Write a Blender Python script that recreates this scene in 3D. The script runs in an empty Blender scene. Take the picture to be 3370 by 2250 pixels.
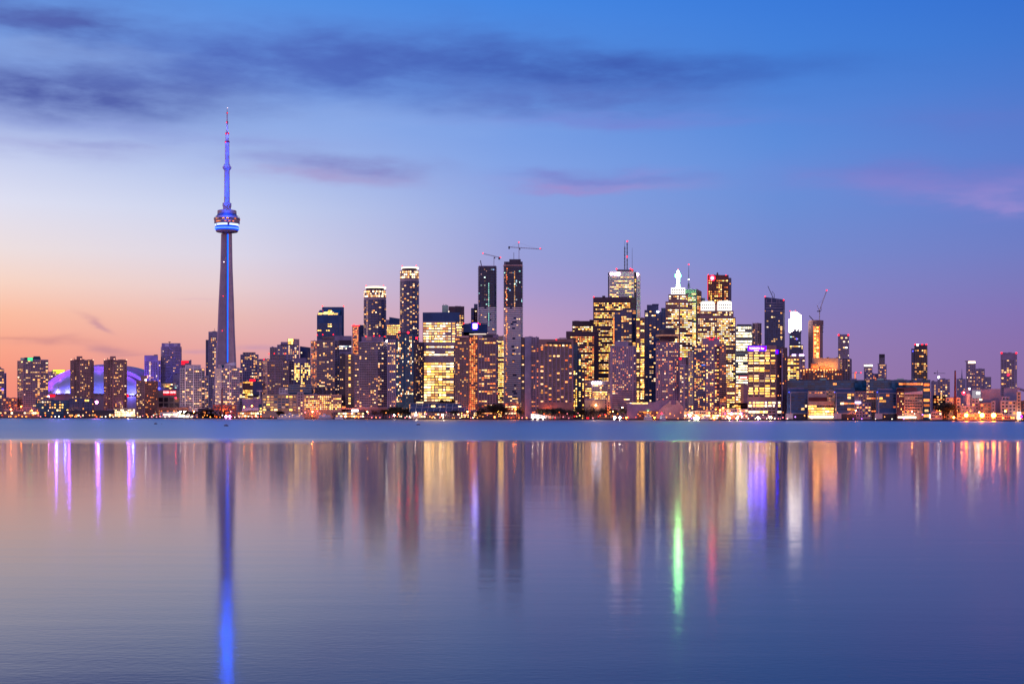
import bpy, bmesh, math, random
from mathutils import Vector, Matrix
C = bpy.context.scene.collection
SC = bpy.context.scene
# ---------------------------------------------------------------- camera
F = 4612.0; CX = 1685.0; YH = 1352.0; CH = 13.0       # focal length and horizon in photograph pixels, camera height in metres
cd = bpy.data.cameras.new('camera'); cam = bpy.data.objects.new('camera', cd); C.objects.link(cam)
cd.sensor_width = 36.0; cd.lens = 36.0*F/3370.0; cd.shift_y = (YH-1125.0)/3370.0
cd.clip_start = 1.0; cd.clip_end = 80000.0
cam.location = (0, 0, CH); cam.rotation_euler = (math.radians(90), 0, 0)
SC.camera = cam
SC.view_settings.view_transform = 'Standard'; SC.view_settings.look = 'None'
SC.view_settings.exposure = 0.0; SC.view_settings.gamma = 1.0
SC.cycles.use_denoising = True; SC.cycles.use_adaptive_sampling = False
try: SC.cycles.denoiser = 'OPENIMAGEDENOISE'
except Exception: pass
SC.cycles.max_bounces = 5; SC.cycles.diffuse_bounces = 2; SC.cycles.glossy_bounces = 3
SC.cycles.sample_clamp_indirect = 12.0; SC.cycles.caustics_reflective = False; SC.cycles.caustics_refractive = False

def lin(c):
    return tuple((v/255.0/12.92) if v/255.0 <= 0.04045 else ((v/255.0+0.055)/1.055)**2.4 for v in c)
def L4(c): return lin(c)+(1.0,)

# ---------------------------------------------------------------- node helper
class NT:
    def __init__(s, tree): s.t = tree; s.n = tree.nodes; s.l = tree.links
    def new(s, typ, **kw):
        n = s.n.new(typ)
        for k, v in kw.items(): setattr(n, k, v)
        return n
    def put(s, sock, v):
        if isinstance(v, bpy.types.NodeSocket): s.l.new(v, sock)
        else: sock.default_value = v
    def m(s, op, a, b=0.0, c=0.0, clamp=False):
        n = s.new('ShaderNodeMath', operation=op, use_clamp=clamp)
        s.put(n.inputs[0], a); s.put(n.inputs[1], b); s.put(n.inputs[2], c)
        return n.outputs[0]
    def mix(s, f, a, b, mode='MIX'):
        n = s.new('ShaderNodeMix', data_type='RGBA', blend_type=mode)
        s.put(n.inputs[0], f); s.put(n.inputs[6], a); s.put(n.inputs[7], b)
        return n.outputs[2]
    def mr(s, v, a, b, c, d, smooth=False):
        n = s.new('ShaderNodeMapRange', interpolation_type='SMOOTHSTEP' if smooth else 'LINEAR')
        s.put(n.inputs[0], v)
        for i, q in enumerate((a, b, c, d)): s.put(n.inputs[i+1], q)
        return n.outputs[0]
    def ramp(s, f, stops, interp='LINEAR'):
        n = s.new('ShaderNodeValToRGB'); e = n.color_ramp; e.interpolation = interp
        while len(e.elements) < len(stops): e.elements.new(0.5)
        for q, (p, c) in zip(e.elements, stops): q.position = p; q.color = tuple(c) if len(c) == 4 else tuple(c)+(1.0,)
        s.put(n.inputs[0], f); return n.outputs[0]
    def noise(s, vec, scale, detail=3.0, rough=0.5):
        n = s.new('ShaderNodeTexNoise'); s.put(n.inputs['Vector'], vec)
        n.inputs['Scale'].default_value = scale; n.inputs['Detail'].default_value = detail; n.inputs['Roughness'].default_value = rough
        return n.outputs[0]
    def xyz(s, x, y, z):
        n = s.new('ShaderNodeCombineXYZ')
        for i, q in enumerate((x, y, z)): s.put(n.inputs[i], q)
        return n.outputs[0]

# ---------------------------------------------------------------- sky: dusk gradient by direction, clouds, a little Nishita
W = bpy.data.worlds.new('World'); SC.world = W; W.use_nodes = True
nt = NT(W.node_tree); nt.n.clear()
tc = nt.new('ShaderNodeTexCoord'); sp = nt.new('ShaderNodeSeparateXYZ'); nt.l.new(tc.outputs['Generated'], sp.inputs[0])
dx, dy, dz = sp.outputs
az = nt.m('ARCTAN2', dx, dy)
hyp = nt.m('SQRT', nt.m('ADD', nt.m('MULTIPLY', dx, dx), nt.m('MULTIPLY', dy, dy)))
el = nt.m('DIVIDE', dz, nt.m('MAXIMUM', hyp, 0.001))
elf = nt.m('DIVIDE', nt.m('MAXIMUM', el, 0.0), 1.0, clamp=True)
ROWS = [1352, 1250, 1150, 1050, 950, 850, 700, 550, 400, 200, 0]
ELS = [(YH-y)/F for y in ROWS] + [0.5, 1.0]
COLS = [
 (-0.352, [(244,136,118),(246,148,126),(249,165,140),(250,187,160),(246,211,196),(236,221,222),(221,222,241),(194,204,238),(150,170,227),(122,163,233),(96,146,223),(58,112,204),(45,92,188)]),
 (-0.190, [(218,138,150),(222,148,154),(228,165,166),(231,185,182),(228,204,210),(218,212,230),(200,209,238),(170,190,236),(140,170,231),(108,156,233),(82,142,226),(56,112,204),(45,92,190)]),
 (0.0,    [(192,136,172),(200,144,178),(200,152,188),(189,155,196),(168,155,209),(153,158,215),(143,162,223),(130,162,229),(112,153,227),(86,143,226),(66,133,226),(50,106,204),(44,92,190)]),
 (0.190,  [(150,118,168),(153,123,174),(149,126,182),(139,128,192),(130,132,200),(118,136,206),(106,140,213),(95,141,219),(84,135,218),(66,128,218),(54,120,217),(44,98,200),(42,88,188)]),
 (0.352,  [(134,106,160),(137,109,165),(135,110,172),(129,113,181),(120,119,188),(110,123,196),(96,123,202),(89,124,206),(78,121,206),(60,117,208),(46,109,208),(38,94,194),(40,86,182)]),
]
rr = [nt.ramp(elf, [(e, lin(c)) for e, c in zip(ELS, cs)]) for _, cs in COLS]
col = rr[0]
for i in range(1, 5):
    f = nt.mr(az, COLS[i-1][0], COLS[i][0], 0.0, 1.0); col = nt.mix(f, col, rr[i])
back = nt.ramp(elf, [(0.0, lin((236,176,182))), (0.15, lin((226,174,198))), (0.3, lin((198,170,216))), (0.6, lin((150,156,224))), (1.0, lin((104,132,214)))])
col = nt.mix(nt.mr(nt.m('ABSOLUTE', az), 0.5, 1.5, 0.0, 1.0, True), col, back)
# clouds: long soft streaks, each placed by azimuth and elevation
nv = nt.xyz(nt.m('MULTIPLY', az, 9.0), nt.m('MULTIPLY', el, 34.0), 0.0)
n1 = nt.noise(nv, 1.3, 5.0, 0.55); n2 = nt.noise(nt.xyz(nt.m('MULTIPLY', az, 9.0), nt.m('MULTIPLY', el, 34.0), 7.3), 1.1, 5.0, 0.55)
n3 = nt.noise(nt.xyz(nt.m('MULTIPLY', az, 16.0), nt.m('MULTIPLY', el, 52.0), 3.1), 1.3, 6.0, 0.56)
azw = nt.m('ADD', az, nt.m('MULTIPLY', nt.m('SUBTRACT', n1, 0.5), 0.11))
elw = nt.m('ADD', el, nt.m('MULTIPLY', nt.m('SUBTRACT', n2, 0.5), 0.03))
CL = [ # x, y, half width, half height, tilt (px down per px right), strength, colour
 (230,190,330,46,0.0,0.75,(150,182,240)), (900,370,560,60,0.02,0.40,(150,178,234)), (1500,400,420,50,0.0,0.3,(142,172,234)),
 (210,82,330,71,0.03,0.99,(76,97,174)), (120,70,160,52,0.0,0.52,(84,100,176)), (200,295,460,85,0.0,1.01,(80,95,169)), (560,278,340,68,-0.03,0.75,(86,107,183)),
 (860,200,380,83,0.02,0.85,(78,104,187)), (1250,200,420,99,0.02,0.83,(75,102,187)), (1640,205,420,83,0.05,0.83,(66,97,183)),
 (2060,235,440,66,0.04,0.89,(60,90,176)), (1850,335,460,57,0.02,0.69,(84,104,185)), (2500,222,420,42,0.03,0.44,(60,107,195)),
 (150,490,330,30,0.0,0.55,(158,162,214)), (330,480,120,12,0.0,0.5,(140,146,206)), (720,462,400,24,0.0,0.50,(142,154,216)), (330,405,420,30,0.02,0.40,(136,152,216)),
 (1120,548,280,34,0.06,0.85,(130,136,200)), (1080,585,260,26,0.03,0.7,(166,152,204)), (900,535,170,18,0.0,0.45,(150,160,218)),
 (1990,586,230,24,0.03,0.85,(122,126,202)), (1960,610,230,14,0.02,0.8,(158,140,206)), (2080,566,90,12,-0.1,0.5,(140,140,214)), (3080,575,330,52,0.10,0.60,(112,118,200)), (3160,625,460,50,0.12,0.66,(136,130,206)), (3340,672,220,16,0.14,0.6,(158,140,210)),
 (3150,400,300,60,0.05,0.40,(98,118,202)), (2060,400,420,22,0.0,0.5,(120,130,212)),
]
def blob(az_, el_, x, y, rx, ry, tilt, strength):
    a0 = math.atan((x-CX)/F); e0 = (YH-y)/F*math.cos(a0)
    da = nt.m('SUBTRACT', az_, a0)
    de = nt.m('ADD', nt.m('SUBTRACT', el_, e0), nt.m('MULTIPLY', da, tilt))
    qa = nt.m('DIVIDE', da, rx/F); qe = nt.m('DIVIDE', de, ry/F)
    r2 = nt.m('ADD', nt.m('MULTIPLY', qa, qa), nt.m('MULTIPLY', qe, qe))
    return nt.m('MULTIPLY', nt.m('POWER', 2.718, nt.m('MULTIPLY', r2, -1.0)), strength)
front = nt.mr(dy, 0.0, 0.2, 0.0, 1.0)
tex = nt.mr(n3, 0.31, 0.64, 0.55, 1.2)
for x, y, rx, ry, tl, st, c in CL:
    f = nt.m('MULTIPLY', nt.m('MULTIPLY', blob(azw, elw, x, y, rx, ry, tl, st), tex), front, clamp=True)
    col = nt.mix(f, col, L4(c))
azs = nt.m('ADD', az, nt.m('MULTIPLY', nt.m('SUBTRACT', n3, 0.5), 0.02)); els = nt.m('ADD', el, nt.m('MULTIPLY', nt.m('SUBTRACT', n3, 0.5), 0.006))
for x, y, rx, ry, tl, st, c in [(312,1062,38,13,0.55,0.9,(205,150,160)), (345,1080,22,7,0.6,0.6,(205,150,160)), (175,1122,105,11,0.0,0.85,(210,142,142)), (200,1112,40,9,-0.2,0.6,(205,140,145)),
      (365,1148,80,12,0.12,0.85,(208,145,150)), (50,1114,90,4,0.03,0.6,(215,145,135)), (640,1157,90,7,-0.05,0.6,(200,150,175)), (850,1144,70,9,0.0,0.6,(190,148,180)), (660,985,60,4,0.0,0.3,(215,170,190)), (430,1165,60,4,0,0.5,(210,145,150))]:
    f = nt.m('MULTIPLY', nt.m('MULTIPLY', blob(azs, els, x, y, rx, ry, tl, st), nt.mr(n3, 0.3, 0.6, 0.4, 1.2)), front, clamp=True)
    col = nt.mix(f, col, L4(c))
sky = nt.new('ShaderNodeTexSky', sky_type='NISHITA'); sky.sun_disc = False
sky.sun_elevation = math.radians(1.0); sky.sun_rotation = math.radians(-78)
nsk = nt.mix(0.01, (0, 0, 0, 1), sky.outputs[0], 'ADD')
col2 = nt.mix(1.0, col, nsk, 'ADD')
bg = nt.new('ShaderNodeBackground'); nt.l.new(col2, bg.inputs[0]); bg.inputs[1].default_value = 1.0
wo = nt.new('ShaderNodeOutputWorld'); nt.l.new(bg.outputs[0], wo.inputs[0])
# the last glow of the sun, low on the left
sd = bpy.data.lights.new('sun', 'SUN'); sd.energy = 0.5; sd.angle = math.radians(20); sd.color = (1.0, 0.52, 0.42)
so = bpy.data.objects.new('sun', sd); C.objects.link(so)
so.rotation_euler = Vector((1.0, 0.30, -0.06)).to_track_quat('-Z', 'Y').to_euler()

# ---------------------------------------------------------------- geometry helpers
def PX(x, Y): return (x-CX)*Y/F
def PZ(y, Y): return CH+(YH-y)*Y/F
def PT(x, y, Y): return Vector((PX(x, Y), Y, PZ(y, Y)))
def shore_row(x): return 1375.0+11.0*x/3370.0
def YSH(x): return CH*F/(shore_row(x)-YH)
GZ = 1.6
_used = {}
def ob(name, data, parent=None, loc=None):
    o = bpy.data.objects.new(name, data); C.objects.link(o)
    if parent is not None: o.parent = parent
    if loc is not None: o.location = loc
    return o
class MB:
    def __init__(s): s.v = []; s.f = []; s.mi = []
    def quad(s, a, b, c, d, m=0):
        n = len(s.v); s.v += [tuple(a), tuple(b), tuple(c), tuple(d)]; s.f.append((n, n+1, n+2, n+3)); s.mi.append(m)
    def poly(s, pts, m=0):
        n = len(s.v); s.v += [tuple(p) for p in pts]; s.f.append(tuple(range(n, n+len(pts)))); s.mi.append(m)
    def prism(s, pts, z0, z1, m=0):            # pts: plan polygon, counter-clockwise seen from above; z1 may be a list (sloped top)
        n = len(s.v); k = len(pts); zt = z1 if isinstance(z1, (list, tuple)) else [z1]*k
        s.v += [(p[0], p[1], z0) for p in pts] + [(p[0], p[1], z) for p, z in zip(pts, zt)]
        for i in range(k):
            j = (i+1) % k; s.f.append((n+i, n+j, n+k+j, n+k+i)); s.mi.append(m)
        s.f.append(tuple(n+k+i for i in range(k))); s.mi.append(m)
        s.f.append(tuple(n+i for i in reversed(range(k)))); s.mi.append(m)
    def box(s, x0, x1, y0, y1, z0, z1, m=0): s.prism([(x0, y0), (x1, y0), (x1, y1), (x0, y1)], z0, z1, m)
    def bar(s, a, b, r, m=0, r2=None, n=6):
        a = Vector(a); b = Vector(b); d = (b-a).normalized(); u = d.orthogonal().normalized(); w = d.cross(u)
        r2 = r if r2 is None else r2; k = len(s.v)
        for c, q in ((a, r), (b, r2)):
            for i in range(n):
                t = 2*math.pi*i/n; s.v.append(tuple(c+u*(q*math.cos(t))+w*(q*math.sin(t))))
        for i in range(n):
            j = (i+1) % n; s.f.append((k+i, k+j, k+n+j, k+n+i)); s.mi.append(m)
        s.f.append(tuple(k+i for i in reversed(range(n)))); s.mi.append(m); s.f.append(tuple(k+n+i for i in range(n))); s.mi.append(m)
    def lathe(s, prof, c=(0, 0), n=40, m=0):   # prof: (radius, z) from bottom to top
        k = len(s.v)
        for r, z in prof:
            for i in range(n):
                t = 2*math.pi*i/n; s.v.append((c[0]+r*math.cos(t), c[1]+r*math.sin(t), z))
        for a in range(len(prof)-1):
            for i in range(n):
                j = (i+1) % n; s.f.append((k+a*n+i, k+a*n+j, k+(a+1)*n+j, k+(a+1)*n+i)); s.mi.append(m)
        s.f.append(tuple(k+i for i in reversed(range(n)))); s.mi.append(m)
        q = k+(len(prof)-1)*n; s.f.append(tuple(q+i for i in range(n))); s.mi.append(m)
    def ball(s, c, r, m=0, nu=8, nv=5, rz=None):
        rz = r if rz is None else rz
        prof = [(max(0.02*r, r*math.sin(math.pi*i/nv)), c[2]-rz*math.cos(math.pi*i/nv)) for i in range(nv+1)]
        s.lathe(prof, (c[0], c[1]), nu, m)
    def mesh(s, name, mats, off=None):
        me = bpy.data.meshes.new(name)
        v = s.v if off is None else [(a-off[0], b-off[1], c-off[2]) for a, b, c in s.v]
        me.from_pydata(v, [], s.f)
        for q in mats: me.materials.append(q)
        if len(mats) > 1: me.polygons.foreach_set('material_index', s.mi)
        me.update(); return me
    def build(s, name, mats, parent=None, origin=None, smooth=False):   # vertices are world coordinates
        mats = mats if isinstance(mats, (list, tuple)) else [mats]
        off = parent_world(parent) if parent is not None else Vector(origin or (0, 0, 0))
        me = s.mesh(name, mats, off)
        if smooth: me.polygons.foreach_set('use_smooth', [True]*len(me.polygons))
        return ob(name, me, parent, None if parent is not None else off)
def parent_world(o):
    v = Vector((0, 0, 0))
    while o is not None: v += Vector(o.location); o = o.parent
    return v
def tag(o, label=None, cat=None, group=None, kind=None):
    if label: o['label'] = label
    if cat: o['category'] = cat
    if group: o['group'] = group
    if kind: o['kind'] = kind
    return o
def thing(name, label, cat, loc, group=None): return tag(ob(name, None, None, loc), label, cat, group)

# ---------------------------------------------------------------- materials
def newmat(name):
    m = bpy.data.materials.new(name); m.use_nodes = True; q = NT(m.node_tree); q.n.clear()
    out = q.new('ShaderNodeOutputMaterial'); return m, q, out
_wm = {}
def wall(name, c, rough=0.7, var=0.22, spec=0.3):     # c: linear base colour
    if name in _wm: return _wm[name]
    m, q, out = newmat(name); b = q.new('ShaderNodeBsdfPrincipled')
    g = q.new('ShaderNodeNewGeometry'); n = q.noise(g.outputs['Position'], 0.07, 4.0, 0.6)
    n2 = q.noise(g.outputs['Position'], 0.6, 3.0, 0.6)
    f = q.m('ADD', q.mr(n, 0.3, 0.7, 1-var, 1+var), q.mr(n2, 0.3, 0.7, -var*0.5, var*0.5))
    col = q.mix(1.0, tuple(c)+(1,), q.xyz(f, f, f), 'MULTIPLY')
    q.l.new(col, b.inputs['Base Color']); b.inputs['Roughness'].default_value = rough
    b.inputs['Specular IOR Level'].default_value = spec
    q.l.new(b.outputs[0], out.inputs[0]); _wm[name] = m; return m
def glassmat(name, c, rough=0.12, spread=0.8, ior=1.9):
    m, q, out = newmat(name); b = q.new('ShaderNodeBsdfPrincipled'); g = q.new('ShaderNodeNewGeometry')
    r = g.outputs['Random Per Island']
    n = q.noise(g.outputs['Position'], 0.15, 3.0, 0.6)
    f = q.m('MULTIPLY', q.mr(r, 0, 1, 1-spread*0.6, 1+spread), q.mr(n, 0.3, 0.7, 0.6, 1.4))
    q.l.new(q.mix(1.0, tuple(c)+(1,), q.xyz(f, f, f), 'MULTIPLY'), b.inputs['Base Color'])
    q.l.new(q.mr(r, 0, 1, rough*0.6, rough*1.8), b.inputs['Roughness']); b.inputs['IOR'].default_value = ior
    q.l.new(b.outputs[0], out.inputs[0]); return m
def litmat(name, cols, lo, hi, power=1.6):            # a lamp-lit room behind a pane: hue and strength vary from pane to pane
    m, q, out = newmat(name); g = q.new('ShaderNodeNewGeometry'); oi = q.new('ShaderNodeObjectInfo')
    r = q.m('FRACT', q.m('ADD', g.outputs['Random Per Island'], oi.outputs['Random']))
    r2 = q.m('FRACT', q.m('MULTIPLY', r, 17.37)); n = q.noise(g.outputs['Position'], 0.55, 2.0, 0.6)
    c = q.ramp(r, [(i/max(1, len(cols)-1), lin(k)) for i, k in enumerate(cols)])
    s = q.m('MULTIPLY', q.mr(q.m('POWER', r2, power), 0, 1, lo, hi), q.mr(n, 0.3, 0.7, 0.5, 1.35))
    e = q.new('ShaderNodeEmission'); q.l.new(c, e.inputs[0]); q.l.new(s, e.inputs[1]); q.l.new(e.outputs[0], out.inputs[0])
    m.cycles.emission_sampling = 'NONE'; return m
_gm = {}
def glow(name, c, s, sample=True):
    if (name, c, s) in _gm: return _gm[(name, c, s)]
    m, q, out = newmat(name); e = q.new('ShaderNodeEmission'); e.inputs[0].default_value = L4(c); e.inputs[1].default_value = s
    q.l.new(e.outputs[0], out.inputs[0]); m.cycles.emission_sampling = 'AUTO' if sample else 'NONE'; _gm[(name, c, s)] = m; return m
PAL = {
 'warm':   litmat('lit_warm', [(255,150,66),(255,176,92),(255,200,132),(255,164,96),(255,222,176)], 0.7, 3.8),
 'yellow': litmat('lit_yellow', [(255,172,62),(255,190,80),(255,208,116),(250,166,70),(255,218,146)], 1.6, 6.6, 1.2),
 'white':  litmat('lit_white', [(255,208,140),(255,224,170),(255,238,210),(255,198,122)], 2.0, 6.0, 1.2),
 'bright': litmat('lit_bright', [(255,208,138),(255,226,176),(255,218,160)], 2.6, 7.0, 1.2),
 'orange': litmat('lit_orange', [(255,112,54),(255,138,70),(255,164,90),(255,104,60)], 0.8, 3.2),
 'dim':    litmat('lit_dim', [(255,160,106),(230,154,136),(255,180,124),(200,160,186)], 0.25, 1.1),
 'cool':   litmat('lit_cool', [(190,225,255),(160,240,220),(255,250,240),(150,190,255)], 0.6, 2.4),
}
GL = {
 'dark':  glassmat('glass_dark', (0.024, 0.026, 0.070), ior=1.7),
 'brown': glassmat('glass_brown', (0.035, 0.022, 0.030), ior=1.6),
 'blue':  glassmat('glass_blue', (0.012, 0.045, 0.12), ior=1.6),
 'teal':  glassmat('glass_teal', (0.006, 0.075, 0.15), ior=1.7),
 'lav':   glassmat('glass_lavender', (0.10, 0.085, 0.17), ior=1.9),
}
WM = {
 'purple':  wall('wall_purple_grey', (0.29, 0.225, 0.34)),
 'conc':    wall('wall_concrete', (0.42, 0.34, 0.36)),
 'pale':    wall('wall_pale', (0.58, 0.50, 0.54)),
 'white':   wall('wall_white', (0.86, 0.80, 0.82), var=0.08),
 'brown':   wall('wall_brown', (0.30, 0.18, 0.175)),
 'brick':   wall('wall_brick', (0.26, 0.11, 0.085)),
 'tan':     wall('wall_tan', (0.50, 0.36, 0.27)),
 'pink':    wall('wall_pink_concrete', (0.55, 0.36, 0.33)),
 'dkbrown': wall('wall_dark_bronze', (0.085, 0.050, 0.075), rough=0.4),
 'dkred':   wall('wall_dark_red', (0.12, 0.025, 0.03), rough=0.4),
 'dark':    wall('wall_dark', (0.045, 0.042, 0.065), rough=0.4),
 'navy':    wall('wall_navy', (0.035, 0.060, 0.16), rough=0.35, spec=0.35),
 'teal':    wall('wall_teal', (0.008, 0.075, 0.15), rough=0.35, spec=0.3),
 'blue':    wall('wall_steel_blue', (0.030, 0.088, 0.22), rough=0.35, spec=0.25),
 'lav':     wall('wall_lavender', (0.28, 0.25, 0.38)),
 'mint':    wall('wall_mint', (0.40, 0.62, 0.48)),
 'steel':   wall('steel_dark', (0.06, 0.055, 0.085), rough=0.5),
 'steelpk': wall('steel_pale', (0.40, 0.34, 0.40), rough=0.5),
}
G_RED = glow('beacon_red', (255, 22, 34), 6.0, False); G_WHITE = glow('lamp_white', (255, 240, 220), 26.0); G_REDHOT = glow('beacon_red_hot', (255, 12, 24), 30.0)
# ---------------------------------------------------------------- buildings
PANE = {}
def pane_mesh(p):
    if p not in PANE:
        mb = MB(); mb.box(-.5, .5, -.5, .5, -.5, .5); PANE[p] = mb.mesh('window', [PAL[p]])
    return PANE[p]
BALL = {}
def ball_mesh(name, r, mat, squash=1.0, nu=10, nv=6):
    k = (name, round(r, 2), mat.name)
    if k not in BALL:
        mb = MB(); mb.ball((0, 0, 0), r, nu=nu, nv=nv, rz=r*squash); BALL[k] = mb.mesh(name, [mat])
    return BALL[k]
NB = [0]
STATS = dict(win=0)
def arc(x0, x1, depth, n=8, a0=0.0, a1=math.pi):
    xc = (x0+x1)/2; r = (x1-x0)/2
    return [(xc-r*math.cos(a0+(a1-a0)*i/n), depth*(1-math.sin(a0+(a1-a0)*i/n))) for i in range(n+1)]
class B:
    """One building: an Empty at its base; walls, roofs, slabs, windows, signs and beacons are its children."""
    def __init__(s, name, label, cat, off, x, group=None, cap=100):
        s.Y = YSH(x)+off; s.root = thing(name, label, cat, (PX(x, s.Y), s.Y, GZ), group)
        s.cap = cap; s.lit = []; s.small = MB(); NB[0] += 1; s.rnd = random.Random(NB[0]*97+13)
        s.mats = [GL['dark'], GL['brown'], GL['blue'], GL['teal'], GL['lav']]+[PAL[k] for k in PAL]
        s.pi = {k: 5+i for i, k in enumerate(PAL)}; s.gi = dict(dark=0, brown=1, blue=2, teal=3, lav=4); s.pxm = s.Y/F
    def z(s, y, d=0.0): return PZ(y, s.Y+d)
    def x(s, x, d=0.0): return PX(x, s.Y+d)
    def pts(s, p):
        r = []
        for q in p:
            if isinstance(q, (tuple, list)): r.append(Vector((PX(q[0], s.Y+q[1]), s.Y+q[1])))
            else: r.append(Vector((PX(q, s.Y), s.Y)))
        return r
    def vol(s, p, yt, mat, st=None, yb=None, t=24.0, name='wall', wb=None, slope=None, parent=None):
        """p: front outline left to right, photograph columns or (column, metres further back); yt: top row; st: facade."""
        fr = s.pts(p); far = max(q.y for q in fr)+t
        kl = far/fr[0].y; kr = far/fr[-1].y; w = fr[-1].x-fr[0].x
        bl = Vector((fr[0].x*kl+0.02*w, far)); br = Vector((fr[-1].x*kr-0.02*w, far))
        plan = fr+[br, bl]
        z0 = GZ if yb is None else s.z(yb); z1 = s.z(yt)
        zt = z1
        if slope is not None:                                    # slope: top row at the right end
            zr = s.z(slope); zt = [z1+(zr-z1)*(q.x-fr[0].x)/max(1e-6, w) for q in fr]+[zr, z1]
        mb = MB(); mb.prism([(q.x, q.y) for q in plan], z0, zt)
        o = mb.build(name, WM[mat] if isinstance(mat, str) else mat, parent or s.root)
        if name == 'wall' and slope is None and yt > 0:
            wp = (fr[-1].x/fr[-1].y-fr[0].x/fr[0].y)*F; rr2 = random.Random(NB[0]*31+int(yt)); k = s.pxm
            if wp > 18:                                              # plant rooms, ducts and a whip aerial on the flat roof
                for _ in range(rr2.choice((1, 2, 2, 3))):
                    bw = rr2.uniform(.08, .24)*w; bx = fr[0].x+rr2.uniform(.08, .9)*(w-bw); hq = rr2.uniform(1.2, 3.0)*k; y0 = fr[0].y+rr2.uniform(6, 10)
                    q_ = MB(); q_.box(bx, bx+bw, y0, y0+rr2.uniform(3, 8), z1-.2, z1+hq); q_.build('roof_plant', WM[rr2.choice(('conc', 'steel', 'purple'))], o)
                if rr2.random() < .5:
                    bx = fr[0].x+rr2.uniform(.1, .9)*w; q_ = MB(); q_.bar((bx, fr[0].y+9, z1-.2), (bx, fr[0].y+9, z1+rr2.uniform(4, 8)*k), .16*k+.05, n=4); q_.build('aerial', WM['steel'], o)
        if slope is not None: z1 = min(z1, s.z(slope))
        for k, one in enumerate(st if isinstance(st, list) else [st]):
            if one: s.facade(fr, z0, z1, one, wb, k)
        return o
    def facade(s, fr, z0, z1, st, wb, seed=0):
        rnd = random.Random(s.rnd.random()); pm = s.pxm
        fh = st['fh']*pm; top = z1-st.get('tm', 2)*pm
        bot = max(z0, s.z(wb) if wb else z0)+0.3
        if st.get('yt') is not None: top = min(top, s.z(st['yt']))
        if st.get('yb') is not None: bot = max(bot, s.z(st['yb']))
        nf = int((top-bot)/fh); faces = st.get('faces')
        if nf < 1: return
        tot = fr[-1].x-fr[0].x
        rows = [rnd.uniform(1-st.get('rv', .4), 1+st.get('rv', .4)) for _ in range(nf)]
        for i in range(nf):
            if rnd.random() < st.get('rowfull', 0): rows[i] = 9.0
            if rnd.random() < st.get('rowdark', 0): rows[i] = 0.0
        slab = MB(); pier = MB()
        for k in range(len(fr)-1):
            if faces is not None and k not in faces: continue
            A, Bp = fr[k], fr[k+1]; d = Bp-A; L = d.length
            if L < 0.5: continue
            u = d/L; n = Vector((u.y, -u.x)); ang = math.atan2(u.y, u.x)
            wpx = abs(Bp.x/Bp.y-A.x/A.y)*F; mx = st.get('mx', 2)
            nc = max(1, int(round((wpx-2*mx)/st['cw'])))
            m0 = mx/max(wpx, 1e-3)*L if wpx > 2*mx+2 else 0.05*L; cw = (L-2*m0)/nc
            cols = [rnd.uniform(1-st.get('cv', .3), 1+st.get('cv', .3)) for _ in range(nc)]
            for g in range(nc):
                if rnd.random() < st.get('coldark', 0): cols[g] = 0.0
            w = cw*st.get('wf', .75); h = fh*st.get('hf', .55)
            big = (wpx-2*mx)/nc*st.get('wf', .75) >= 2.6 and st['fh']*st.get('hf', .55) >= 2.2
            skip = st.get('skip', ()); every = st.get('every', 1)
            pf = st.get('pf'); tall = st.get('tall', 0.22)
            for i in range(nf):
                zc = top-(i+0.5)*fh; on = None; prow = rows[i]
                for j in range(nc):
                    if skip and j in skip: continue
                    fx = ((A+u*(m0+(j+.5)*cw)).x-fr[0].x)/max(tot, 1e-6)
                    p = st['p']*prow*cols[j]
                    if pf: p *= pf(fx, i/nf)
                    if on is None or rnd.random() > st.get('run', .3): on = rnd.random() < p
                    c = A+u*(m0+(j+.5)*cw)
                    if on and p > 0:
                        pal = st.get('pal', 'warm')
                        if not isinstance(pal, str): pal = rnd.choice(pal)
                        ww = w*(1.0 if rnd.random() > tall else rnd.uniform(.45, 1)); hh = h*(1.0 if rnd.random() > .2 else rnd.uniform(.55, .9))
                        s.lit.append((big, i, c+n*0.06, ang, zc, ww, hh, pal, n, u))
                    elif st.get('dark', True):
                        q = c+n*0.05
                        s.small.quad((*(q-u*w/2), zc-h/2), (*(q+u*w/2), zc-h/2), (*(q+u*w/2), zc+h/2), (*(q-u*w/2), zc+h/2), s.gi[st.get('gl', 'dark')])
            if 'slab' in st:
                pr, hr, sm = st['slab'][:3]; hz = fh*hr
                sk = st['slab'][3] if len(st['slab']) > 3 else 0.0
                for i in range(nf+1):
                    zb = top-i*fh-hz/2; a = A; b = Bp
                    if sk and rnd.random() < sk:
                        g0 = rnd.uniform(.25, .55); segs = [(0, g0), (g0+rnd.uniform(.12, .3), 1.0)]
                    else: segs = [(0, 1)]
                    for e0, e1 in segs:
                        if e1 <= e0: continue
                        a = A+d*e0; b = A+d*e1
                        slab.prism([tuple(a+n*pr), tuple(b+n*pr), tuple(b-n*0.2), tuple(a-n*0.2)], zb, zb+hz)
            if 'pier' in st:
                pr, wr, pmn, ev = st['pier']; pw = cw*wr
                for j in range(0, nc+1, ev):
                    c = A+u*(m0+j*cw); a = c-u*pw/2; b = c+u*pw/2
                    pier.prism([tuple(a+n*pr), tuple(b+n*pr), tuple(b-n*0.2), tuple(a-n*0.2)], bot, top+0.004)
        if slab.f: slab.build('floor_slabs', WM[st['slab'][2]], s.root)  # protruding floor slab edges, all storeys in one mesh
        if pier.f: pier.build('rib_trim', WM[st['pier'][2]], s.root)
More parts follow.
